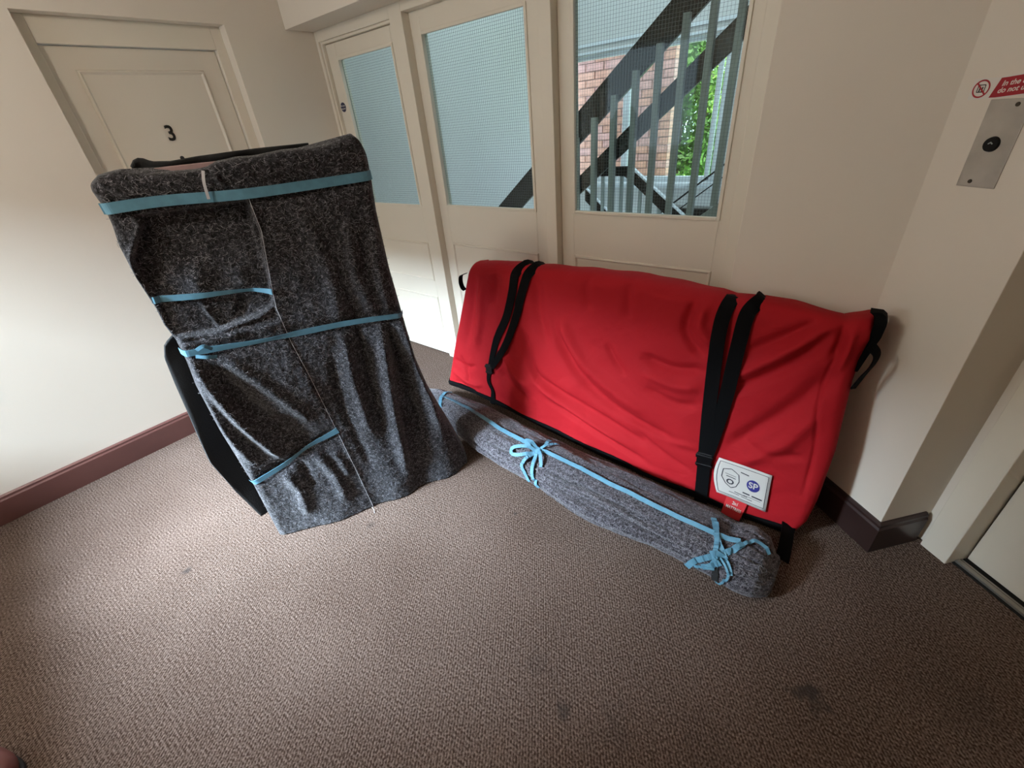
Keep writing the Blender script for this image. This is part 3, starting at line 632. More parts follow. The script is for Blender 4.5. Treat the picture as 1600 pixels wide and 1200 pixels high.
# pale stitched thread along the overlap
zt = np.linspace(0.0, 1.36, 120); at = np.interp(zt, seam_z, seam_a)+0.006
loc_parent(tube('seam_thread', [PW(np.array(a), np.array(z), np.array(o)) for a, z, o in zip(at, zt, pkg_off(at, zt)+0.0022)], 0.0008, 'thread', None, 5), PK)
loc_parent(tube('loose_thread', [PW(np.array(a), np.array(z), np.array(o)) for a, z, o in ((0.400, 0.02, 0.075), (0.404, 0.006, 0.085), (0.402, 0.002, 0.10))], 0.0012, 'thread', None, 5), PK)

# loose pale fibres lying on and standing off the felt
def fluff(name, mids, dirs, nrms, parent, seed, wid=0.0005):
    Rr = np.random.default_rng(seed); V_ = []; F_ = []
    for m_, d_, n_ in zip(mids, dirs, nrms):
        l_ = Rr.uniform(0.003, 0.010); s_ = np.cross(n_, d_); bend = s_*Rr.uniform(-0.4, 0.4)*l_
        p = [m_-d_*l_+n_*Rr.uniform(-0.001, 0.002), m_+bend+n_*Rr.uniform(0.0008, 0.003), m_+d_*l_+n_*Rr.uniform(-0.001, 0.004)]
        k0 = len(V_)
        for q_ in p: V_ += [q_-s_*wid, q_+s_*wid]
        F_ += [(k0, k0+1, k0+3, k0+2), (k0+2, k0+3, k0+5, k0+4)]
    o = loc_parent(obj(name, V_, F_, 'fluff'), parent); o['kind'] = 'stuff'; return o
Rg = np.random.default_rng(11); nfb = 4500
za = Rg.uniform(0.01, 1.455, nfb); ua = Rg.uniform(0.004, 0.996, nfb); aa = np.interp(za, LZs, LAs)+(np.interp(za, RZs, RAs)-np.interp(za, LZs, LAs))*ua
dl_ = np.minimum(aa-np.interp(za, LZs, LAs), np.interp(za, RZs, RAs)-aa); e_ = np.clip(dl_/0.03, 0, 1); oa = pkg_off(aa, za)*sstep(0, 1, e_*1.4)-0.03*(1-np.sqrt(np.clip(1-(1-e_)**2, 0, 1)))
ph = Rg.normal(0, 0.9, nfb); dd_ = np.cos(ph)[:, None]*pt+np.sin(ph)[:, None]*np.array([0, 0, 1.0])
fluff('felt_fibres', PW(aa, za, oa), dd_, [pn]*nfb, PK, 21)

# ------------------------------------------------------------------ red mattress bag leaning on the wall
BG = empty('mattress_bag', (-0.9, 1.6, 0.0), 'red fabric mattress bag with black straps leaning against the partition', 'mattress bag')
slope = 0.16; bnv = np.array([0, -1.0, slope]); bnv /= np.linalg.norm(bnv); bup = np.array([0, slope, 1.0]); bup /= np.linalg.norm(bup)
BT = 0.15
botX = [-1.90, -1.634, -1.337, -1.033, -0.695, -0.437, -0.111, 0.08]; botZ = [0.100, 0.108, 0.080, 0.050, 0.022, 0.010, 0.006, 0.016]
topX = [-1.75, -1.60, -1.476, -1.25, -0.93, -0.70, -0.40, -0.35, -0.25, -0.157, -0.046, 0.0, 0.03, 0.09]; topZ = [0.865, 0.872, 0.886, 0.895, 0.908, 0.913, 0.892, 0.880, 0.890, 0.884, 0.868, 0.862, 0.872, 0.888]
def bag_xl(q): return np.interp(q, [0, 0.3, 0.6, 0.85, 1], [-1.872, -1.812, -1.745, -1.690, -1.655])
def bag_xr(q): return np.interp(q, [0, 0.08, 0.2, 0.45, 0.62, 0.75, 0.84, 0.92, 1], [0.066, 0.092, 0.100, 0.098, 0.084, 0.074, 0.072, 0.082, 0.072])
def bag_off(x, z):
    o = 0.022*np.sin(np.clip((x+1.9)/2.0, 0, 1)*math.pi)*np.sin(np.clip(z/0.9, 0, 1)*math.pi)
    W = [([(-1.08, 0.66), (-1.03, 0.56), (-0.87, 0.395), (-0.60, 0.285), (-0.35, 0.24)], 0.030, -0.018), ([(-1.06, 0.72), (-0.96, 0.55), (-0.80, 0.44), (-0.55, 0.34)], 0.035, 0.016),
         ([(-1.22, 0.40), (-1.13, 0.345), (-0.83, 0.265), (-0.50, 0.18)], 0.022, -0.013), ([(-1.20, 0.33), (-0.95, 0.24), (-0.62, 0.15)], 0.022, 0.013), ([(-1.1, 0.25), (-0.8, 0.16), (-0.5, 0.09)], 0.018, -0.010),
         ([(-0.70, 0.30), (-0.50, 0.25), (-0.33, 0.26)], 0.020, 0.010), ([(-0.46, 0.86), (-0.475, 0.74), (-0.39, 0.645)], 0.020, -0.016), ([(-0.42, 0.85), (-0.42, 0.76), (-0.36, 0.70)], 0.018, 0.012),
         ([(-0.64, 0.60), (-0.50, 0.575), (-0.37, 0.60)], 0.024, -0.016), ([(-0.62, 0.53), (-0.48, 0.51), (-0.37, 0.53)], 0.026, 0.012), ([(-0.60, 0.46), (-0.45, 0.43), (-0.36, 0.46)], 0.022, -0.010),
         ([(-0.30, 0.52), (-0.18, 0.62), (-0.08, 0.72), (-0.005, 0.87)], 0.024, -0.014), ([(-0.27, 0.60), (-0.16, 0.70), (-0.06, 0.80), (0.01, 0.88)], 0.022, 0.014), ([(-0.25, 0.70), (-0.14, 0.79), (-0.04, 0.87)], 0.022, -0.012),
         ([(-0.24, 0.30), (-0.12, 0.46), (-0.03, 0.60), (0.02, 0.72)], 0.03, -0.015), ([(-0.20, 0.24), (-0.06, 0.38), (0.02, 0.55)], 0.03, 0.012), ([(0.0, 0.88), (0.005, 0.80), (0.0, 0.74)], 0.012, -0.018), ([(0.03, 0.89), (0.035, 0.80), (0.03, 0.70)], 0.012, 0.012),
         ([(0.022, 0.80), (0.002, 0.70), (0.004, 0.58), (0.038, 0.41), (0.052, 0.20)], 0.006, -0.007),
         ([(-1.60, 0.82), (-1.62, 0.62), (-1.68, 0.40)], 0.03, -0.010), ([(-1.55, 0.80), (-1.56, 0.60), (-1.60, 0.40)], 0.03, 0.012), ([(-1.45, 0.84), (-1.47, 0.66)], 0.03, -0.010),
         ([(-1.78, 0.30), (-1.68, 0.27), (-1.60, 0.30)], 0.018, -0.010), ([(-1.72, 0.34), (-1.68, 0.25), (-1.66, 0.18)], 0.014, -0.009), ([(-1.80, 0.22), (-1.66, 0.18), (-1.55, 0.19)], 0.018, 0.009), ([(-1.78, 0.16), (-1.60, 0.13)], 0.012, -0.007),
         ([(-1.42, 0.33), (-1.34, 0.26), (-1.22, 0.20)], 0.03, -0.014), ([(-1.40, 0.45), (-1.32, 0.34), (-1.20, 0.27)], 0.025, 0.012), ([(-1.20, 0.84), (-1.18, 0.70), (-1.10, 0.52)], 0.035, -0.012), ([(-1.28, 0.60), (-1.22, 0.45), (-1.14, 0.33)], 0.03, -0.012),
         ([(-0.92, 0.90), (-0.93, 0.82), (-0.90, 0.74)], 0.025, -0.008), ([(-0.74, 0.90), (-0.73, 0.80), (-0.72, 0.72)], 0.025, -0.008), ([(-0.80, 0.62), (-0.74, 0.54), (-0.68, 0.49)], 0.018, -0.008),
         ([(-0.60, 0.24), (-0.45, 0.17), (-0.34, 0.14)], 0.015, -0.007), ([(-0.2, 0.36), (-0.1, 0.33), (0.02, 0.36)], 0.02, -0.007)]
    for p, wd, am in W: o = o+ridge(x, z, p, wd*0.9, am*1.5)
    return o + 0.010*fbm(x*4.5+9, z*5.5+2) + 0.002*fbm(x*24, z*24)
def bag_pt(x, z, o=0.0):
    """front face point: x along, z up, o outward"""
    y = 1.495 + (z-0.05)*slope
    p = np.stack([np.asarray(x, float)+0*y, y, np.asarray(z, float)+0*y], -1)
    return p + np.multiply.outer(np.asarray(o, float)+0*y, bnv)
def bag_edge(x, z):     # how far the rounded rim turns back near the borders
    zb = np.interp(x, botX, botZ); zt = np.interp(x, topX, topZ); q = np.clip((z-zb)/(zt-zb), 0, 1)
    def rr(d, r): e = np.clip(d/r, 0, 1); return r*(1-np.sqrt(np.clip(1-(1-e)**2, 0, 1))), e
    a, e1 = rr((zt-z), 0.065); b_, e2 = rr((z-zb), 0.030); c, e3 = rr(x-bag_xl(q), 0.045); d, e4 = rr(bag_xr(q)-x, 0.035)
    return a+b_+c+d, np.minimum(np.minimum(e1, e2), np.minimum(e3, e4))
nX, nQ = 330, 150
V = []; F = []
u = np.linspace(0, 1, nX+1); q = np.linspace(0, 1, nQ+1)
U, Q = np.meshgrid(u, q)
X = bag_xl(Q)+(bag_xr(Q)-bag_xl(Q))*U
ZB = np.interp(X, botX, botZ); ZT = np.interp(X, topX, topZ); Z = ZB+(ZT-ZB)*Q
back, e = bag_edge(X, Z)
O = bag_off(X, Z)*sstep(0, 1, e*1.2) - back
front = bag_pt(X, Z, O)
nf = (nX+1)*(nQ+1); V = list(front.reshape(-1, 3))
for i in range(nQ):
    for j in range(nX): k_ = i*(nX+1)+j; F.append((k_, k_+1, k_+nX+2, k_+nX+1))
# rim loop, then a back loop and back centre
loop = list(range(nX+1)) + [i*(nX+1)+nX for i in range(1, nQ+1)] + [nQ*(nX+1)+j for j in range(nX-1, -1, -1)] + [i*(nX+1) for i in range(nQ-1, 0, -1)]
prev = loop
lp = np.array([V[i] for i in loop])
for dd, sh in ((0.03, 1.0), (0.06, 1.0), (0.085, 0.985)):
    base = len(V)
    pts = lp.copy()
    cen = np.array([-0.9, 0, 0.45]); pts[:, 0] = cen[0]+(pts[:, 0]-cen[0])*(1-(1-sh)); pts[:, 2] = cen[2]+(pts[:, 2]-cen[2])*(1-(1-sh))
    pts = pts - bnv*dd + np.stack([0*pts[:, 0], 0.0*pts[:, 0], 0.002*np.sin(pts[:, 0]*31)], 1)
    pts[:, 2] = np.maximum(pts[:, 2], 0.004)
    V += list(pts); cur = list(range(base, base+len(loop))); n_ = len(loop)
    for i in range(n_): F.append((prev[i], cur[i], cur[(i+1) % n_], prev[(i+1) % n_]))
    prev = cur
V.append(bag_pt(-0.9, 0.45, -0.13)); c = len(V)-1
for i in range(len(prev)): F.append((prev[i], c, prev[(i+1) % len(prev)]))
V = [np.array([p[0], min(p[1], 1.792), max(p[2], 0.003)]) for p in V]
loc_parent(obj('bag_body', V, F, 'red', smooth=True), BG)
def bag_surf(x, z, lift):
    bk, e_ = bag_edge(x, z); return bag_pt(x, z, bag_off(x, z)*sstep(0, 1, e_*1.2)-bk+lift)
def bag_strap(name, pts, width, lift=0.004, m='black', n=50, th=0.0025, taut=9, wprof=None):
    Pp = resample(pts, n); x, z = Pp[:, 0], Pp[:, 1]
    T = np.gradient(Pp, axis=0); T /= np.linalg.norm(T, axis=1)[:, None]; Nn = np.stack([-T[:, 1], T[:, 0]], 1)
    wd = width*(np.ones(n) if wprof is None else np.interp(np.linspace(0, 1, n), *wprof))
    offs = []
    for s in (-1, -0.5, 0, 0.5, 1):
        xx, zz = x+Nn[:, 0]*wd/2*s, z+Nn[:, 1]*wd/2*s; bk, e_ = bag_edge(xx, zz); offs.append(bag_off(xx, zz)*sstep(0, 1, e_*1.2)-bk)
    o = np.max(offs, 0); pad = np.pad(o, taut//2, mode='edge'); o = np.array([pad[i:i+taut].max() for i in range(n)]); pad = np.pad(o, taut//2, mode='edge'); o = np.convolve(pad, np.ones(taut)/taut, 'valid')+lift
    # at the ends that reach the top rim let the strap follow the rounding exactly
    bk, e_ = bag_edge(x, z); ex = bag_off(x, z)*sstep(0, 1, e_*1.2)-bk+lift; wgt = sstep(0.0, 0.09, np.interp(x, topX, topZ)-z); o = np.maximum(o*wgt+ex*(1-wgt), ex)
    L_ = bag_pt(x+Nn[:, 0]*wd/2, z+Nn[:, 1]*wd/2, o); R_ = bag_pt(x-Nn[:, 0]*wd/2, z-Nn[:, 1]*wd/2, o)
    Ns = [bnv]*n
    if float(np.interp(x[0], topX, topZ)-z[0]) < 0.02:      # carries on over the top of the bag
        bu = bup*0.003
        L_ = np.vstack([L_[:1]-bnv*0.085+bu-bup*0.01, L_[:1]-bnv*0.045+bu, L_[:1]-bnv*0.015+bu, L_]); R_ = np.vstack([R_[:1]-bnv*0.085+bu-bup*0.01, R_[:1]-bnv*0.045+bu, R_[:1]-bnv*0.015+bu, R_]); Ns = [bup, bup, bup]+Ns
    v, f = ribbon_mesh(L_, R_, Ns, th)
    return loc_parent(obj(name, v, f, m), BG)
bag_strap('strap', [(-1.300, 0.891), (-1.325, 0.845), (-1.341, 0.748), (-1.369, 0.629), (-1.433, 0.494), (-1.482, 0.330)], 0.052, wprof=([0, 0.5, 0.8, 1], [1, 0.9, 0.8, 0.55]))
bag_strap('strap', [(-1.228, 0.893), (-1.252, 0.845), (-1.288, 0.724), (-1.300, 0.655), (-1.366, 0.473), (-1.462, 0.330)], 0.052, lift=0.007, wprof=([0, 0.5, 0.8, 1], [1, 0.9, 0.8, 0.55]))
bag_strap('strap', [(-1.486, 0.325), (-1.498, 0.24), (-1.470, 0.18), (-1.472, 0.10)], 0.034, wprof=([0, 0.3, 0.6, 1], [1.0, 0.7, 0.6, 1.1]))
bag_strap('strap', [(-0.345, 0.876), (-0.352, 0.802), (-0.344, 0.654), (-0.326, 0.441), (-0.304, 0.240), (-0.281, 0.012)], 0.052)
bag_strap('strap', [(-0.250, 0.887), (-0.276, 0.840), (-0.279, 0.720), (-0.277, 0.541), (-0.283, 0.360), (-0.293, 0.235)], 0.052, lift=0.007, wprof=([0, 0.6, 1], [1, 1, 0.75]))
# raised twist of the right strap where it passes over the top edge
def buckle(x, z, w_, h, ang):
    b = MB(); ca, sa = math.cos(ang), math.sin(ang)
    o0 = float(bag_off(np.array([x]), np.array([z]))[0])
    def fr(p, d): return bag_pt(x+p[0]*ca-p[1]*sa, z+p[0]*sa+p[1]*ca, o0+d)
    b.prism([(-w_/2, -h/2), (w_/2, -h/2), (w_/2, h/2), (-w_/2, h/2)], fr, 0.006, 0.017)
    b.prism([(-w_/2-0.004, h*0.15), (w_/2+0.004, h*0.15), (w_/2+0.004, h*0.38), (-w_/2-0.004, h*0.38)], fr, 0.005, 0.021)
    b.prism([(-w_/2-0.003, -h*0.4), (w_/2+0.003, -h*0.4), (w_/2+0.003, -h*0.25), (-w_/2-0.003, -h*0.25)], fr, 0.005, 0.020)
    return loc_parent(b.make('buckle', 'blackplastic', bevel=0.002), BG)
buckle(-1.487, 0.315, 0.045, 0.055, 0.1); buckle(-0.302, 0.222, 0.060, 0.065, 0.1)
# black binding along the lower edge and the right-hand end
xb = np.linspace(-1.855, 0.066, 240); zb_ = np.interp(xb, botX, botZ)
def strip_on_bag(name, xs, z0s, z1s, lift, m, nv=7):
    v = []; f = []
    for j_ in range(nv):
        t = j_/(nv-1); P_ = bag_surf(xs, z0s+(z1s-z0s)*t, lift*(1 if 0 < j_ < nv-1 else 0.2)); v += list(P_)
    n0 = len(xs)
    for j_ in range(nv-1):
        for i_ in range(n0-1): f.append((j_*n0+i_, j_*n0+i_+1, (j_+1)*n0+i_+1, (j_+1)*n0+i_))
    o = obj(name, v, f, m, smooth=True); md = o.modifiers.new('thickness', 'SOLIDIFY'); md.thickness = 0.003; md.offset = 1
    return loc_parent(o, BG)
strip_on_bag('edge_binding', xb, zb_+0.001, zb_+0.038+0.004*np.sin(xb*17+1), 0.005, 'black')
# right-hand end: black panel edge and grab handle standing out
qz = np.linspace(0.70, 0.895, 22); ex_ = np.interp(qz, [0.70, 0.76, 0.82, 0.86, 0.885, 0.895], [0.078, 0.090, 0.104, 0.106, 0.098, 0.085])
v = []; f = []
for i, z in enumerate(qz):
    y = 1.495+(z-0.05)*slope+0.022
    v += [(ex_[i]-0.030, y-0.004, z), (ex_[i], y+0.004, z), (ex_[i]+0.002, y+0.05, z-0.004), (ex_[i]-0.030, y+0.05, z-0.004)]
for i in range(len(qz)-1):
    for j in range(4): f.append((i*4+j, i*4+(j+1) % 4, (i+1)*4+(j+1) % 4, (i+1)*4+j))
f += [(0, 1, 2, 3)[::-1], tuple(4*(len(qz)-1)+j for j in range(4))]
loc_parent(obj('end_binding', v, f, 'black', smooth=False), BG)
loc_parent(free_ribbon('end_handle', [(0.082, 1.62, 0.80), (0.106, 1.62, 0.775), (0.106, 1.625, 0.735), (0.094, 1.63, 0.69), (0.080, 1.62, 0.64)], 0.035, 0.004, 'black', None, up=(1, -0.4, 0), n=20), BG)
loc_parent(free_ribbon('grab_loop', [(-1.655, 1.60, 0.815), (-1.690, 1.60, 0.800), (-1.700, 1.60, 0.765), (-1.692, 1.60, 0.735), (-1.675, 1.60, 0.725)], 0.03, 0.003, 'black', None, up=(-1, 0, 0.3), n=16), BG)
loc_parent(free_ribbon('strap_tail', [(0.040, 1.50, 0.060), (0.046, 1.46, 0.050), (0.052, 1.41, 0.030), (0.056, 1.36, 0.012)], 0.05, 0.004, 'black', None, up=(0.5, 0, 1), n=12), BG)
# sewn label: white patch with frame, shield and disc; red tag below
LB = [(-0.250, 0.258), (-0.058, 0.256), (-0.043, 0.090), (-0.228, 0.098)]
def lab(uu, vv, lift):     # bilinear in the label patch, slight curl at its left border
    p = [np.array(c_) for c_ in LB]; q_ = p[0]*(1-uu)*vv+p[1]*uu*vv+p[2]*uu*(1-vv)+p[3]*(1-uu)*(1-vv)
    q_ = q_+np.array([-0.016, 0])*max(0, 1-uu*3)*math.sin(math.pi*min(1, max(0, 1-vv)))
    g = 0.012+0.004*max(0, 1-uu*3)
    return bag_pt(float(q_[0]), float(q_[1]), LO+g+lift)
LO = float(np.max(bag_off(np.array([-0.2, -0.12, -0.08, -0.15]), np.array([0.2, 0.2, 0.12, 0.15]))))*0.6
def labgrid(name, u0, u1, v0, v1, lift, m, n=10):
    v = [lab(u0+(u1-u0)*i/n, v0+(v1-v0)*j/n, lift) for j in range(n+1) for i in range(n+1)]
    o = obj(name, v, [(j*(n+1)+i, j*(n+1)+i+1, (j+1)*(n+1)+i+1, (j+1)*(n+1)+i) for j in range(n) for i in range(n)], m, smooth=True)
    md = o.modifiers.new('thickness', 'SOLIDIFY'); md.thickness = 0.0008; md.offset = 1
    return loc_parent(o, BG)
lbl = labgrid('label_patch', 0, 1, 0, 1, 0.0, 'label'); tag(lbl, 'white sewn label with a blue disc and printed shield')
def under(o, p): o.parent = p; return o
def lab_bars(name, bars, m, lift=0.0016):
    k = MB()
    for (u0, v0, u1, v1, wd) in bars:
        n = 6; L = math.hypot((u1-u0)*1.15, v1-v0); px, py = -(v1-v0)/L*wd/2/1.15, (u1-u0)*1.15/L*wd/2
        vs_ = []
        for i in range(n+1):
            t = i/n; a, c_ = u0+(u1-u0)*t, v0+(v1-v0)*t; vs_ += [lab(a+px, c_+py, lift), lab(a-px, c_-py, lift)]
        k.add(vs_, [(2*i, 2*i+1, 2*i+3, 2*i+2) for i in range(n)])
    o = k.make(name, m); o.parent = lbl; o.matrix_parent_inverse = Matrix.Identity(4); return o
lab_bars('printed_border', [(0.05, 0.93, 0.95, 0.93, 0.012), (0.05, 0.07, 0.95, 0.07, 0.012), (0.05, 0.07, 0.05, 0.93, 0.012), (0.95, 0.07, 0.95, 0.93, 0.012)], 'labelink')
sh = [(0.14, 0.74), (0.27, 0.80), (0.41, 0.70), (0.43, 0.52), (0.38, 0.36), (0.29, 0.28), (0.20, 0.36), (0.13, 0.52), (0.14, 0.74)]
lab_bars('printed_shield', [(*sh[i], *sh[i+1], 0.018) for i in range(len(sh)-1)] + [(0.20, 0.58, 0.36, 0.56, 0.02), (0.18, 0.64, 0.36, 0.62, 0.012)]
         + [(0.27+0.05*math.cos(k*math.pi/5), 0.44+0.06*math.sin(k*math.pi/5), 0.27+0.05*math.cos((k+1)*math.pi/5), 0.44+0.06*math.sin((k+1)*math.pi/5), 0.03) for k in range(10)], 'labelink')
lab_bars('printed_small_text', [(0.44, 0.80, 0.60, 0.78, 0.025), (0.52, 0.28, 0.66, 0.275, 0.035), (0.70, 0.27, 0.90, 0.262, 0.035), (0.54, 0.215, 0.88, 0.205, 0.010), (0.36, 0.21, 0.62, 0.19, 0.018), (0.26, 0.165, 0.46, 0.155, 0.014), (0.50, 0.15, 0.72, 0.14, 0.014)], 'labelink')['kind'] = 'stuff'
n = 28; v = [lab(0.70+0.125*math.cos(2*math.pi*k/n), 0.55+0.155*math.sin(2*math.pi*k/n), 0.0017) for k in range(n)]
o = obj('printed_disc', v, [tuple(range(n))], 'labelblue'); o.parent = lbl
t_ = text_obj('printed_initials', 'SP', 0.215, 'label', lambda a, c_, w_: lab(0.70+a/1.15, 0.55+c_, 0.0022+w_), None, 0.0002, bold=True); t_.parent = lbl
TG = [(-0.188, 0.097), (-0.110, 0.090), (-0.119, 0.006), (-0.192, 0.010)]
def tagp(uu, vv, lift):
    p = [np.array(c_) for c_ in TG]; q_ = p[0]*(1-uu)*vv+p[1]*uu*vv+p[2]*uu*(1-vv)+p[3]*(1-uu)*(1-vv); return bag_pt(float(q_[0]), float(q_[1]), LO+0.009+0.012*(1-vv)+lift)
v = [tagp(i/5, j/5, 0) for j in range(6) for i in range(6)]
tg_ = obj('size_tag', v, [(j*6+i, j*6+i+1, (j+1)*6+i+1, (j+1)*6+i) for j in range(5) for i in range(5)], 'tagred'); md = tg_.modifiers.new('thickness', 'SOLIDIFY'); md.thickness = 0.001; md.offset = 1
loc_parent(tg_, BG); tag(tg_, 'small red tag with white lettering')
for tx_, vv_, sz in (('2in1', 0.77, 0.24), ('MATTRESS', 0.50, 0.23)):
    q_ = text_obj('tag_lettering', tx_, sz, 'label', lambda a, c_, w_: tagp(0.5+a*0.72, vv_+c_, 0.0016+w_), None, 0.0001, bold=True); q_.parent = tg_

# ------------------------------------------------------------------ rolled felt bundle on the floor in front of the bag
RL = empty('wrapped_roll', (-0.85, 1.29, 0.0), 'long low grey felt bundle tied with blue bands, in front of the red bag', 'bundle')
rx = [-1.93, -1.80, -1.60, -1.45, -1.30, -1.10, -0.80, -0.40, -0.20, -0.12, -0.05, 0.0, 0.03]
r_front = [1.29, 1.26, 1.235, 1.20, 1.160, 1.135, 1.118, 1.105, 1.108, 1.120, 1.112, 1.128, 1.16]; r_back = [1.42, 1.430, 1.43, 1.43, 1.42, 1.41, 1.40, 1.390, 1.385, 1.375, 1.385, 1.37, 1.34]
r_h = [0.12, 0.16, 0.17, 0.172, 0.172, 0.168, 0.162, 0.150, 0.142, 0.130, 0.145, 0.135, 0.09]
def roll_pt(x, th, lift=0.0):
    f_ = np.interp(x, rx, r_front); b_ = np.interp(x, rx, r_back); h = np.interp(x, rx, r_h)
    yc, hy, hz = (f_+b_)/2, (b_-f_)/2, h/2
    c, s = np.cos(th), np.sin(th); pw = 0.84
    y = np.sign(c)*np.abs(c)**pw; z = np.sign(s)*np.abs(s)**pw
    T = np.degrees(th)
    # long creases along the bundle
    d = 0.006*fbm(x*3.5+20, th*3) + 0.0035*fbm(x*14, th*9) + 0.0012*fbm(x*90, th*30, 2)
    d = d + ridge(x, T/180.0, [(-1.36, 0.96), (-1.15, 0.99), (-1.0, 0.97)], 0.02, -0.016) + ridge(x, T/180.0, [(-0.93, 0.98), (-0.65, 0.96), (-0.35, 0.99)], 0.022, -0.018) + ridge(x, T/180.0, [(-0.85, 0.93), (-0.55, 0.90), (-0.25, 0.93)], 0.02, 0.012)
    d = d + ridge(x, T/180.0, [(-0.90, 0.74), (-0.60, 0.70), (-0.30, 0.74)], 0.03, -0.010) + ridge(x, T/180.0, [(-0.80, 0.84), (-0.50, 0.82), (-0.22, 0.85)], 0.022, -0.010) + ridge(x, T/180.0, [(-1.30, 0.66), (-1.05, 0.62)], 0.03, 0.008)
    d = d + ridge(x, T/180.0, [(-0.98, 0.40), (-0.965, 0.62), (-0.94, 0.80)], 0.025, -0.010)
    for k in range(6): d = d + ridge(x, T/180.0, [(-0.14, 0.35+0.12*k), (-0.05, 0.37+0.125*k), (0.02, 0.42+0.10*k)], 0.012, -0.008)
    for p_, w_, a_ in (([(-1.33, 0.955), (-1.20, 0.99), (-1.06, 1.0)], 0.010, -0.014), ([(-0.93, 0.99), (-0.75, 0.955), (-0.50, 0.965), (-0.30, 1.0)], 0.010, -0.016), ([(-0.90, 0.90), (-0.70, 0.875), (-0.45, 0.90), (-0.25, 0.88)], 0.010, -0.011),
                       ([(-0.88, 0.80), (-0.62, 0.78), (-0.40, 0.80)], 0.012, -0.009), ([(-0.80, 0.70), (-0.55, 0.68), (-0.25, 0.70)], 0.014, -0.009), ([(-1.25, 0.80), (-1.10, 0.76), (-0.99, 0.78)], 0.014, -0.008), ([(-0.45, 0.95), (-0.30, 0.93), (-0.16, 0.90)], 0.010, -0.010)):
        d = d + ridge(x, T/180.0, p_, w_, a_)
    d = d + (0.010*np.sin(x*9.0+1.0)*sstep(110, 175, T) + 0.012*fbm(x*2.3+5, 0*x+th*1.2))*sstep(-1.25, -1.05, x)
    d = d*1.5 + lift
    return np.stack([x+0*y, yc+hy*y+d*c, np.maximum(hz+hz*z+d*s, 0.002)], -1)
NXr, NT = 330, 216
xs = np.linspace(-1.93, 0.03, NXr+1); ths = np.linspace(-math.pi/2, 1.5*math.pi, NT, endpoint=False)
XX, TT = np.meshgrid(xs, ths, indexing='ij')
Vr = roll_pt(XX, TT).reshape(-1, 3); Fr = []
for i in range(NXr):
    for j in range(NT): Fr.append((i*NT+j, i*NT+(j+1) % NT, (i+1)*NT+(j+1) % NT, (i+1)*NT+j))
Vl = list(Vr)
# gathered right-hand end: shrinking rings
prev = [NXr*NT+j for j in range(NT)]; endc = np.mean([Vl[i] for i in prev], axis=0)
for k, (sc_, dx) in enumerate(((0.86, 0.012), (0.66, 0.019), (0.42, 0.020), (0.2, 0.014))):
    base = len(Vl)
    for j, i in enumerate(prev if k == 0 else [NXr*NT+j for j in range(NT)]):
        p = Vl[NXr*NT+j]; q_ = endc+(p-endc)*sc_*(1+0.05*math.sin(j*0.8)); q_[0] = 0.03+dx+0.003*math.sin(j*0.9); q_[2] = max(q_[2], 0.003); Vl.append(q_)
    cur = list(range(base, base+NT))
    for j in range(NT): Fr.append((prev[j], prev[(j+1) % NT], cur[(j+1) % NT], cur[j]))
    prev = cur
Fr.append(tuple(prev)); Fr.append(tuple(range(NT))[::-1])
loc_parent(obj('felt_wrap', Vl, Fr, 'felt2', smooth=True), RL)
nfb = 3000; xr_ = Rg.uniform(-1.75, 0.02, nfb); tr_a = np.radians(Rg.uniform(60, 185, nfb)); pr_ = roll_pt(xr_, tr_a)
nr_ = np.stack([0*xr_, np.cos(tr_a), np.sin(tr_a)], 1); tr_d = np.stack([0*xr_, -np.sin(tr_a), np.cos(tr_a)], 1); ph = Rg.normal(0, 0.9, nfb)
fluff('felt_fibres', pr_, np.cos(ph)[:, None]*np.array([1.0, 0, 0])+np.sin(ph)[:, None]*tr_d, nr_, RL, 22)
def roll_band(name, pts, width, lift=0.003, n=50, m='blue'):
    P_ = resample([(x, math.radians(t), l) for x, t, l in pts], n); C_ = roll_pt(P_[:, 0], P_[:, 1], P_[:, 2]+lift)
    ctr = np.stack([C_[:, 0], np.full(n, 1.29), np.full(n, 0.06)], 1); N_ = C_-ctr; N_ /= np.linalg.norm(N_, axis=1)[:, None]
    T_ = np.gradient(C_, axis=0); T_ /= np.linalg.norm(T_, axis=1)[:, None]+1e-9
    N_ = N_-np.sum(N_*T_, 1)[:, None]*T_; N_ /= np.linalg.norm(N_, axis=1)[:, None]; B_ = np.cross(T_, N_)
    v, f = ribbon_mesh(C_+B_*width/2, C_-B_*width/2, N_, 0.0016)
    v = [np.array([p[0], p[1], max(p[2], 0.003)]) for p in v]
    return loc_parent(obj(name, v, f, m), RL)
roll_band('blue_band', [(-1.72, 93, 0.004), (-1.40, 95, 0.004), (-1.15, 97, 0.004), (-0.97, 98, 0.006)], 0.020)
roll_band('blue_band', [(-0.97, 98, 0.006), (-0.75, 95, 0.003), (-0.45, 96, 0.003), (-0.20, 96, 0.003), (-0.08, 92, 0.006)], 0.018)
roll_band('blue_band', [(-0.965, 62, 0.002), (-0.96, 85, 0.004), (-0.962, 98, 0.006)], 0.018)
roll_band('blue_band', [(-1.70, 60, 0.004), (-1.715, 90, 0.006), (-1.66, 140, 0.004)], 0.018)
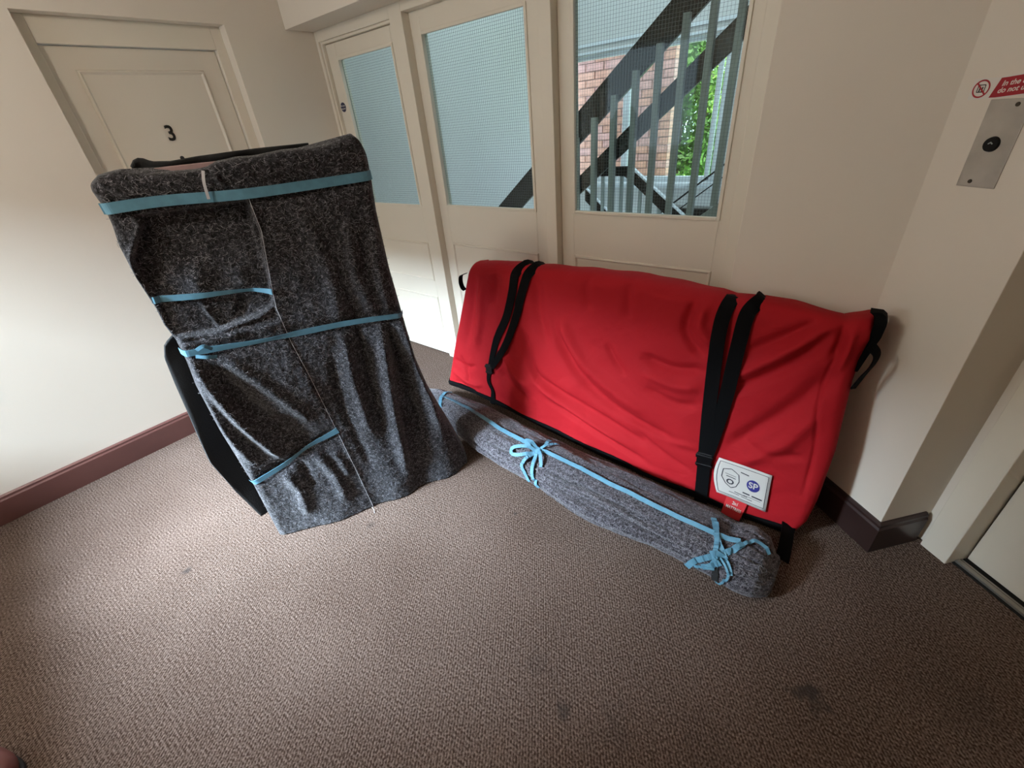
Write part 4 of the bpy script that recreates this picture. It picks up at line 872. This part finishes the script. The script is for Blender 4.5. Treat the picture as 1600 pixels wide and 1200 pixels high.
# bow: two loops and two tails running down the front of the bundle
kx = -0.965
roll_band('bow_knot', [(kx-0.016, 96, 0.006), (kx, 100, 0.016), (kx+0.018, 104, 0.006)], 0.026, n=14)
roll_band('bow_loop', [(kx, 100, 0.012), (-1.02, 108, 0.020), (-1.075, 122, 0.012), (-1.06, 134, 0.008), (-1.01, 124, 0.014), (kx, 106, 0.012)], 0.017)
roll_band('bow_loop', [(kx, 98, 0.012), (-1.00, 97, 0.030), (-1.03, 100, 0.030), (-1.00, 104, 0.022), (kx, 103, 0.012)], 0.015)
roll_band('bow_loop', [(kx, 101, 0.012), (-0.93, 108, 0.022), (-0.905, 122, 0.012), (-0.90, 130, 0.004)], 0.016)
roll_band('bow_tail', [(kx, 104, 0.012), (-0.985, 128, 0.016), (-0.992, 150, 0.008), (-0.965, 172, 0.006), (-0.940, 186, 0.004)], 0.016)
roll_band('bow_tail', [(kx+0.006, 104, 0.012), (-0.945, 128, 0.016), (-0.932, 150, 0.010), (-0.915, 172, 0.006), (-0.885, 190, 0.004)], 0.017)
roll_band('bow_loop', [(kx+0.005, 98, 0.010), (-0.925, 84, 0.018), (-0.905, 76, 0.010), (-0.90, 72, 0.004)], 0.014)
# tied right-hand end: crossing bands and loose ends
roll_band('tie_band', [(-0.190, 72, 0.004), (-0.155, 98, 0.006), (-0.115, 122, 0.008), (-0.085, 145, 0.006), (-0.075, 160, 0.004)], 0.020)
roll_band('tie_band', [(-0.175, 80, 0.010), (-0.150, 104, 0.010), (-0.140, 126, 0.008), (-0.135, 142, 0.006)], 0.016)
roll_band('tie_band', [(-0.215, 196, 0.004), (-0.190, 165, 0.004), (-0.150, 138, 0.008), (-0.105, 116, 0.008), (-0.070, 94, 0.006)], 0.022)
roll_band('tie_band', [(-0.085, 104, 0.012), (-0.050, 88, 0.012), (-0.020, 84, 0.008), (0.012, 86, 0.004)], 0.012)
roll_band('tie_band', [(-0.165, 172, 0.006), (-0.140, 158, 0.010), (-0.115, 140, 0.012)], 0.022)
roll_band('tie_knot', [(-0.150, 134, 0.008), (-0.130, 128, 0.018), (-0.108, 130, 0.008)], 0.030, n=14)
roll_band('loose_end', [(-0.125, 128, 0.012), (-0.090, 146, 0.016), (-0.078, 164, 0.014), (-0.095, 186, 0.008), (-0.115, 198, 0.004)], 0.008)
roll_band('loose_end', [(-0.130, 132, 0.012), (-0.140, 152, 0.012), (-0.142, 168, 0.006)], 0.010)
roll_band('loose_end', [(-0.190, 178, 0.008), (-0.160, 168, 0.012), (-0.125, 160, 0.010)], 0.010)
o = roll_band('dark_fold', [(-0.128, 150, 0.002), (-0.122, 170, 0.002), (-0.112, 196, 0.002)], 0.022, m='felt_back')

# ------------------------------------------------------------------ toe of a shoe at the lower left corner of the view
SH = empty('shoe', (-1.66, -0.60, 0), 'toe of a maroon shoe with black sole at the lower left corner', 'shoe')
ang = math.radians(36); sc0, ss0 = math.cos(ang), math.sin(ang)
def shoe_ring(xx, hw, z): return [(-1.61+ (xx)*sc0-(y)*ss0, -0.640+(xx)*ss0+(y)*sc0, z) for y in (hw,)]
def outline(k, L0, L1, hw):   # half ellipse toe plus straight sides
    t = k/23*2*math.pi; return (L0+(L1-L0)*(0.5+0.5*math.cos(t)) , hw*math.sin(t)*(1.0 if math.cos(t) > 0 else 0.9))
def shoe_part(name, rings, m):
    v = []; f = []
    for (L0, L1, hw, z) in rings:
        for k in range(23):
            a, c_ = outline(k, L0, L1, hw); v.append((-1.578+a*sc0-c_*ss0, -0.640+a*ss0+c_*sc0, z))
    for i in range(len(rings)-1):
        for k in range(23): f.append((i*23+k, i*23+(k+1) % 23, (i+1)*23+(k+1) % 23, (i+1)*23+k))
    f += [tuple(range(23))[::-1], tuple(range((len(rings)-1)*23, len(rings)*23))]
    return loc_parent(obj(name, v, f, m, smooth=True), SH)
shoe_part('sole', [(-0.20, 0.086, 0.050, 0.0), (-0.20, 0.092, 0.053, 0.008), (-0.20, 0.092, 0.053, 0.020), (-0.20, 0.084, 0.049, 0.024)], 'sole')
shoe_part('upper', [(-0.19, 0.080, 0.052, 0.022), (-0.19, 0.086, 0.056, 0.040), (-0.19, 0.084, 0.056, 0.055), (-0.19, 0.070, 0.046, 0.068), (-0.19, 0.040, 0.030, 0.074), (-0.19, -0.02, 0.014, 0.076)], 'shoe')

# ------------------------------------------------------------------ stairwell behind the partition
tag(MB().box(-3.18, -2.98, 2.03, 4.6, -1.5, 3.4).make('wall_stairwell_left', 'stairwall'), 'pale stairwell wall seen through the wired glass', 'wall', kind='structure')
b = MB(); FX0, FX1, FZ0, FZ1 = -2.80, -1.22, 0.86, 1.935
b.box(-3.18, FX0, 4.4, 4.6, -1.5, 3.4); b.box(FX1, 0.6, 4.4, 4.6, -1.5, 3.4); b.box(FX0, FX1, 4.4, 4.6, -1.5, FZ0); b.box(FX0, FX1, 4.4, 4.6, FZ1, 3.4)
tag(b.make('wall_stairwell_far', 'stairwall'), 'far stairwell wall around the white window', 'wall', kind='structure')
tag(MB().box(0.4, 0.6, 2.05, 4.4, -1.5, 3.4).make('wall_stairwell_right', 'stairwall'), 'stairwell side wall behind the plain wall', 'wall', kind='structure')
tag(MB().box(-3.18, 0.6, 2.05, 4.6, -1.6, -1.5).make('floor_stairwell', 'slate'), 'dark floor at the foot of the stairwell', 'floor', kind='structure')
tag(MB().box(-3.18, 0.6, 2.05, 4.6, 3.4, 3.5).make('ceiling_stairwell', 'stairwall'), 'pale ceiling over the stairwell', 'ceiling', kind='structure')
tag(MB().box(-3.18, 0.6, 1.99, 2.05, 2.10, 3.4).make('wall_stairwell_near', 'stairwall'), 'upper stairwell wall above the partition', 'wall', kind='structure')
wf = empty('window_3', (-2.0, 4.45, FZ0), 'white stairwell window with view of brick and trees', 'window', kind='structure')
def wfp(nm, m, *qs):
    k = MB()
    for q_ in qs: k.box(*q_)
    return loc_parent(k.make(nm, m, bevel=0.003), wf)
wfp('window_frame', 'upvc', (FX0, FX0+0.05, 4.43, 4.49, FZ0, FZ1), (FX1-0.07, FX1, 4.43, 4.49, FZ0, FZ1), (FX0+0.05, FX1-0.07, 4.43, 4.49, FZ1-0.03, FZ1), (FX0+0.05, FX1-0.07, 4.43, 4.49, FZ0, FZ0+0.05))
wfp('mullion', 'upvc', (-2.16, -2.095, 4.42, 4.49, FZ0+0.05, FZ1-0.03))
wfp('mullion', 'upvc', (-1.345, -1.315, 4.43, 4.49, FZ0+0.05, FZ1-0.03))
wfp('sill', 'upvc', (FX0-0.05, FX1+0.05, 4.33, 4.43, FZ0-0.03, FZ0+0.005))
wfp('head_trim', 'upvc', (FX0-0.05, FX1+0.10, 4.385, 4.40, 2.00, 2.025), (FX0-0.05, FX1+0.10, 4.39, 4.40, 1.945, 1.962))
for x0, x1 in ((FX0+0.05, -2.16), (-2.095, -1.345), (-1.315, FX1-0.07)): wfp('pane', 'clear', (x0, x1, 4.458, 4.462, FZ0+0.05, FZ1-0.03))
# balustrade of the rising flight: deep dark handrail board, mid board, square balusters
SB = empty('stair_balustrade', (-1.6, 2.9, 0), 'dark stair balustrade rising right with grey uprights, seen through the glass', 'balustrade')
def band(nm, pts, y0, y1, m):
    return loc_parent(MB().prism(pts, lambda q_, d: (q_[0], d, q_[1]), y0, y1).make(nm, m, bevel=0.004), SB)
band('handrail_board', [(-2.75, 0.50), (-0.62, 2.205), (-0.62, 2.40), (-2.75, 0.695)], 2.905, 2.935, 'stairband')
band('mid_board', [(-2.05, 0.75), (-0.55, 1.915), (-0.55, 2.055), (-1.645, 1.185), (-2.05, 0.87)], 2.905, 2.93, 'stairband')
bm = None
for i in range(9):
    x = -1.738+0.1345*i
    ztop = 1.348+0.8*(x+1.721)+0.02
    k = MB().box(-0.017, 0.017, -0.017, 0.017, 0.30, 1.0)
    o = k.make('baluster', 'baluster'); o.location = (x, 2.885, 0)
    for vtx in o.data.vertices:
        if vtx.co.z > 0.9: vtx.co.z = ztop
        else: vtx.co.z = max(0.15, ztop-1.15)
    loc_parent(o, SB)
band('string_board', [(-2.4, -0.33), (-0.5, 1.19), (-0.5, 1.02), (-2.4, -0.50)], 2.87, 2.93, 'baluster')
for i in range(7):
    x = -2.0+0.24*i; z = 0.0+0.192*i-0.16
    loc_parent(MB().box(x, x+0.27, 2.07+0.02, 2.87, z-0.04, z).make('tread', 'slate', bevel=0.004), SB)
# lower flight: black handrail with a level landing piece, balusters
SL = empty('landing_rail', (-1.8, 3.6, 0), 'black landing handrail dropping to the right behind the grey uprights', 'handrail')
def lowband(nm, pts, y0, y1, m): return loc_parent(MB().prism(pts, lambda q_, d: (q_[0], d, q_[1]), y0, y1).make(nm, m, bevel=0.003), SL)
lowband('rail', [(-1.97, 1.025), (-1.72, 1.025), (-1.665, 0.99), (-1.20, 0.625), (-1.20, 0.725), (-1.66, 1.092), (-1.70, 1.098), (-1.97, 1.095)], 3.59, 3.62, 'stairband')
lowband('rail_capping', [(-1.69, 1.103), (-1.20, 0.733), (-1.20, 0.748), (-1.685, 1.116)], 3.585, 3.625, 'upvc')
lowband('lower_rail', [(-2.11, 0.82), (-1.60, 0.40), (-1.60, 0.49), (-2.11, 0.915)], 3.64, 3.66, 'stairband')
lowband('rail_capping', [(-2.11, 0.922), (-1.60, 0.497), (-1.60, 0.512), (-2.11, 0.937)], 3.635, 3.665, 'upvc')
for i in range(10):
    x = -1.93+0.085*i
    zt_ = 1.03 if x < -1.70 else 1.03-0.78*(x+1.70)
    loc_parent(MB().box(x-0.013, x+0.013, 3.625, 3.645, -0.3, zt_-0.005).make('baluster', 'baluster'), SL)
# thin glazing-bar rail and dark base strip by the far wall
TR = empty('wall_rail', (-1.4, 4.3, 0.5), 'thin dark sloping rail on the far stairwell wall', 'handrail')
loc_parent(tube('rail', [(-1.85, 4.27, 0.46), (-1.19, 4.27, 0.985), (-0.9, 4.27, 1.21)], 0.008, 'stairband', None), TR)
loc_parent(tube('rail', [(-1.55, 4.27, 0.60), (-1.19, 4.27, 0.885), (-0.9, 4.27, 1.11)], 0.005, 'stairband', None), TR)
for x in (-1.75, -1.3, -1.0): loc_parent(MB().box(x-0.006, x+0.006, 4.27, 4.40, 0.50+0.795*(x+1.80)-0.006, 0.50+0.795*(x+1.80)+0.006).make('bracket', 'stairband'), TR)
tag(MB().box(-1.60, -0.80, 4.36, 4.40, 0.585, 0.645).make('trim_3', 'stairband', bevel=0.002), 'dark strip low on the far stairwell wall', 'trim', kind='structure')

# ------------------------------------------------------------------ outside
tag(MB().box(-14, 10, 4.6, 24, -0.9, -0.8).make('ground', 'grass'), 'sunlit green lawn outside the stairwell window', 'ground', kind='structure')
BB = empty('brick_building', (-3.0, 5.6, -0.8), 'pink brick building outside the stairwell window', 'building')
bx1 = -2.0; by = 5.2
loc_parent(MB().box(-4.6, bx1-0.008, by+0.012, by+0.19, -0.8, 4.0).make('wall', 'mortar'), BB)
bme = []
for m_ in ('brick', 'brick2'):
    o = MB().box(0, 0.215, -0.1, 0.1, 0, 0.065).make('brick', m_); bme.append(o.data); bpy.data.objects.remove(o)
row = 0; z = 0.45
while z < 2.62:
    x = bx1-0.215-(0.1125 if row % 2 else 0.0)
    while x > -3.50:
        o = bpy.data.objects.new('brick', random.choice(bme)); COL.objects.link(o)
        o.location = (x, by+0.10+random.uniform(-0.003, 0.003), z); loc_parent(o, BB); x -= 0.225
    if row % 2:
        o = bpy.data.objects.new('brick', random.choice(bme)); COL.objects.link(o); o.scale = (0.49, 1, 1); o.location = (bx1-0.1055, by+0.10, z); loc_parent(o, BB)
    z += 0.075; row += 1
def tree(x, y, base, h, cr, label, m, count, seed):
    R = np.random.default_rng(seed)
    T_ = empty('tree', (x, y, base), label, 'tree', 'trees outside the stairwell window')
    tr_ = loc_parent(tube('trunk', [(x, y, base), (x+0.05, y, base+h*0.35), (x-0.03, y+0.05, base+h*0.75)], 0.07, 'bark', None, 8), T_)
    for k in range(5):
        a = R.uniform(0, 6.28); z0 = base+h*R.uniform(0.2, 0.6)
        loc_parent(tube('branch', [(x, y, z0), (x+cr*0.4*math.cos(a), y+cr*0.4*math.sin(a), z0+0.25*h), (x+cr*0.7*math.cos(a), y+cr*0.7*math.sin(a), z0+0.35*h)], 0.022, 'bark', None, 5), T_)
    v = []; f = []
    cl = [(np.array([x, y, base+h*0.55])+R.normal(0, 1, 3)*np.array([cr*0.5, cr*0.5, h*0.24])) for _ in range(26)]
    for i in range(count):
        c_ = cl[R.integers(len(cl))]+R.normal(0, 0.2, 3)*cr
        a = R.normal(0, 1, 3); a /= np.linalg.norm(a); b_ = np.cross(a, R.normal(0, 1, 3)); b_ /= np.linalg.norm(b_); s_ = R.uniform(0.035, 0.075)
        n0 = len(v); v += [c_-a*s_, c_+b_*s_*0.45, c_+a*s_, c_-b_*s_*0.45]; f.append((n0, n0+1, n0+2, n0+3))
    o = loc_parent(obj('foliage', v, f, m), T_); o['kind'] = 'stuff'
tree(-2.75, 7.4, -0.8, 4.4, 0.85, 'mid green leafy tree beside the brick building', 'leafa', 9000, 1)
tree(-3.7, 11.6, -0.8, 4.6, 1.3, 'lime green tree further off behind the leafy tree', 'leafb', 9000, 2)
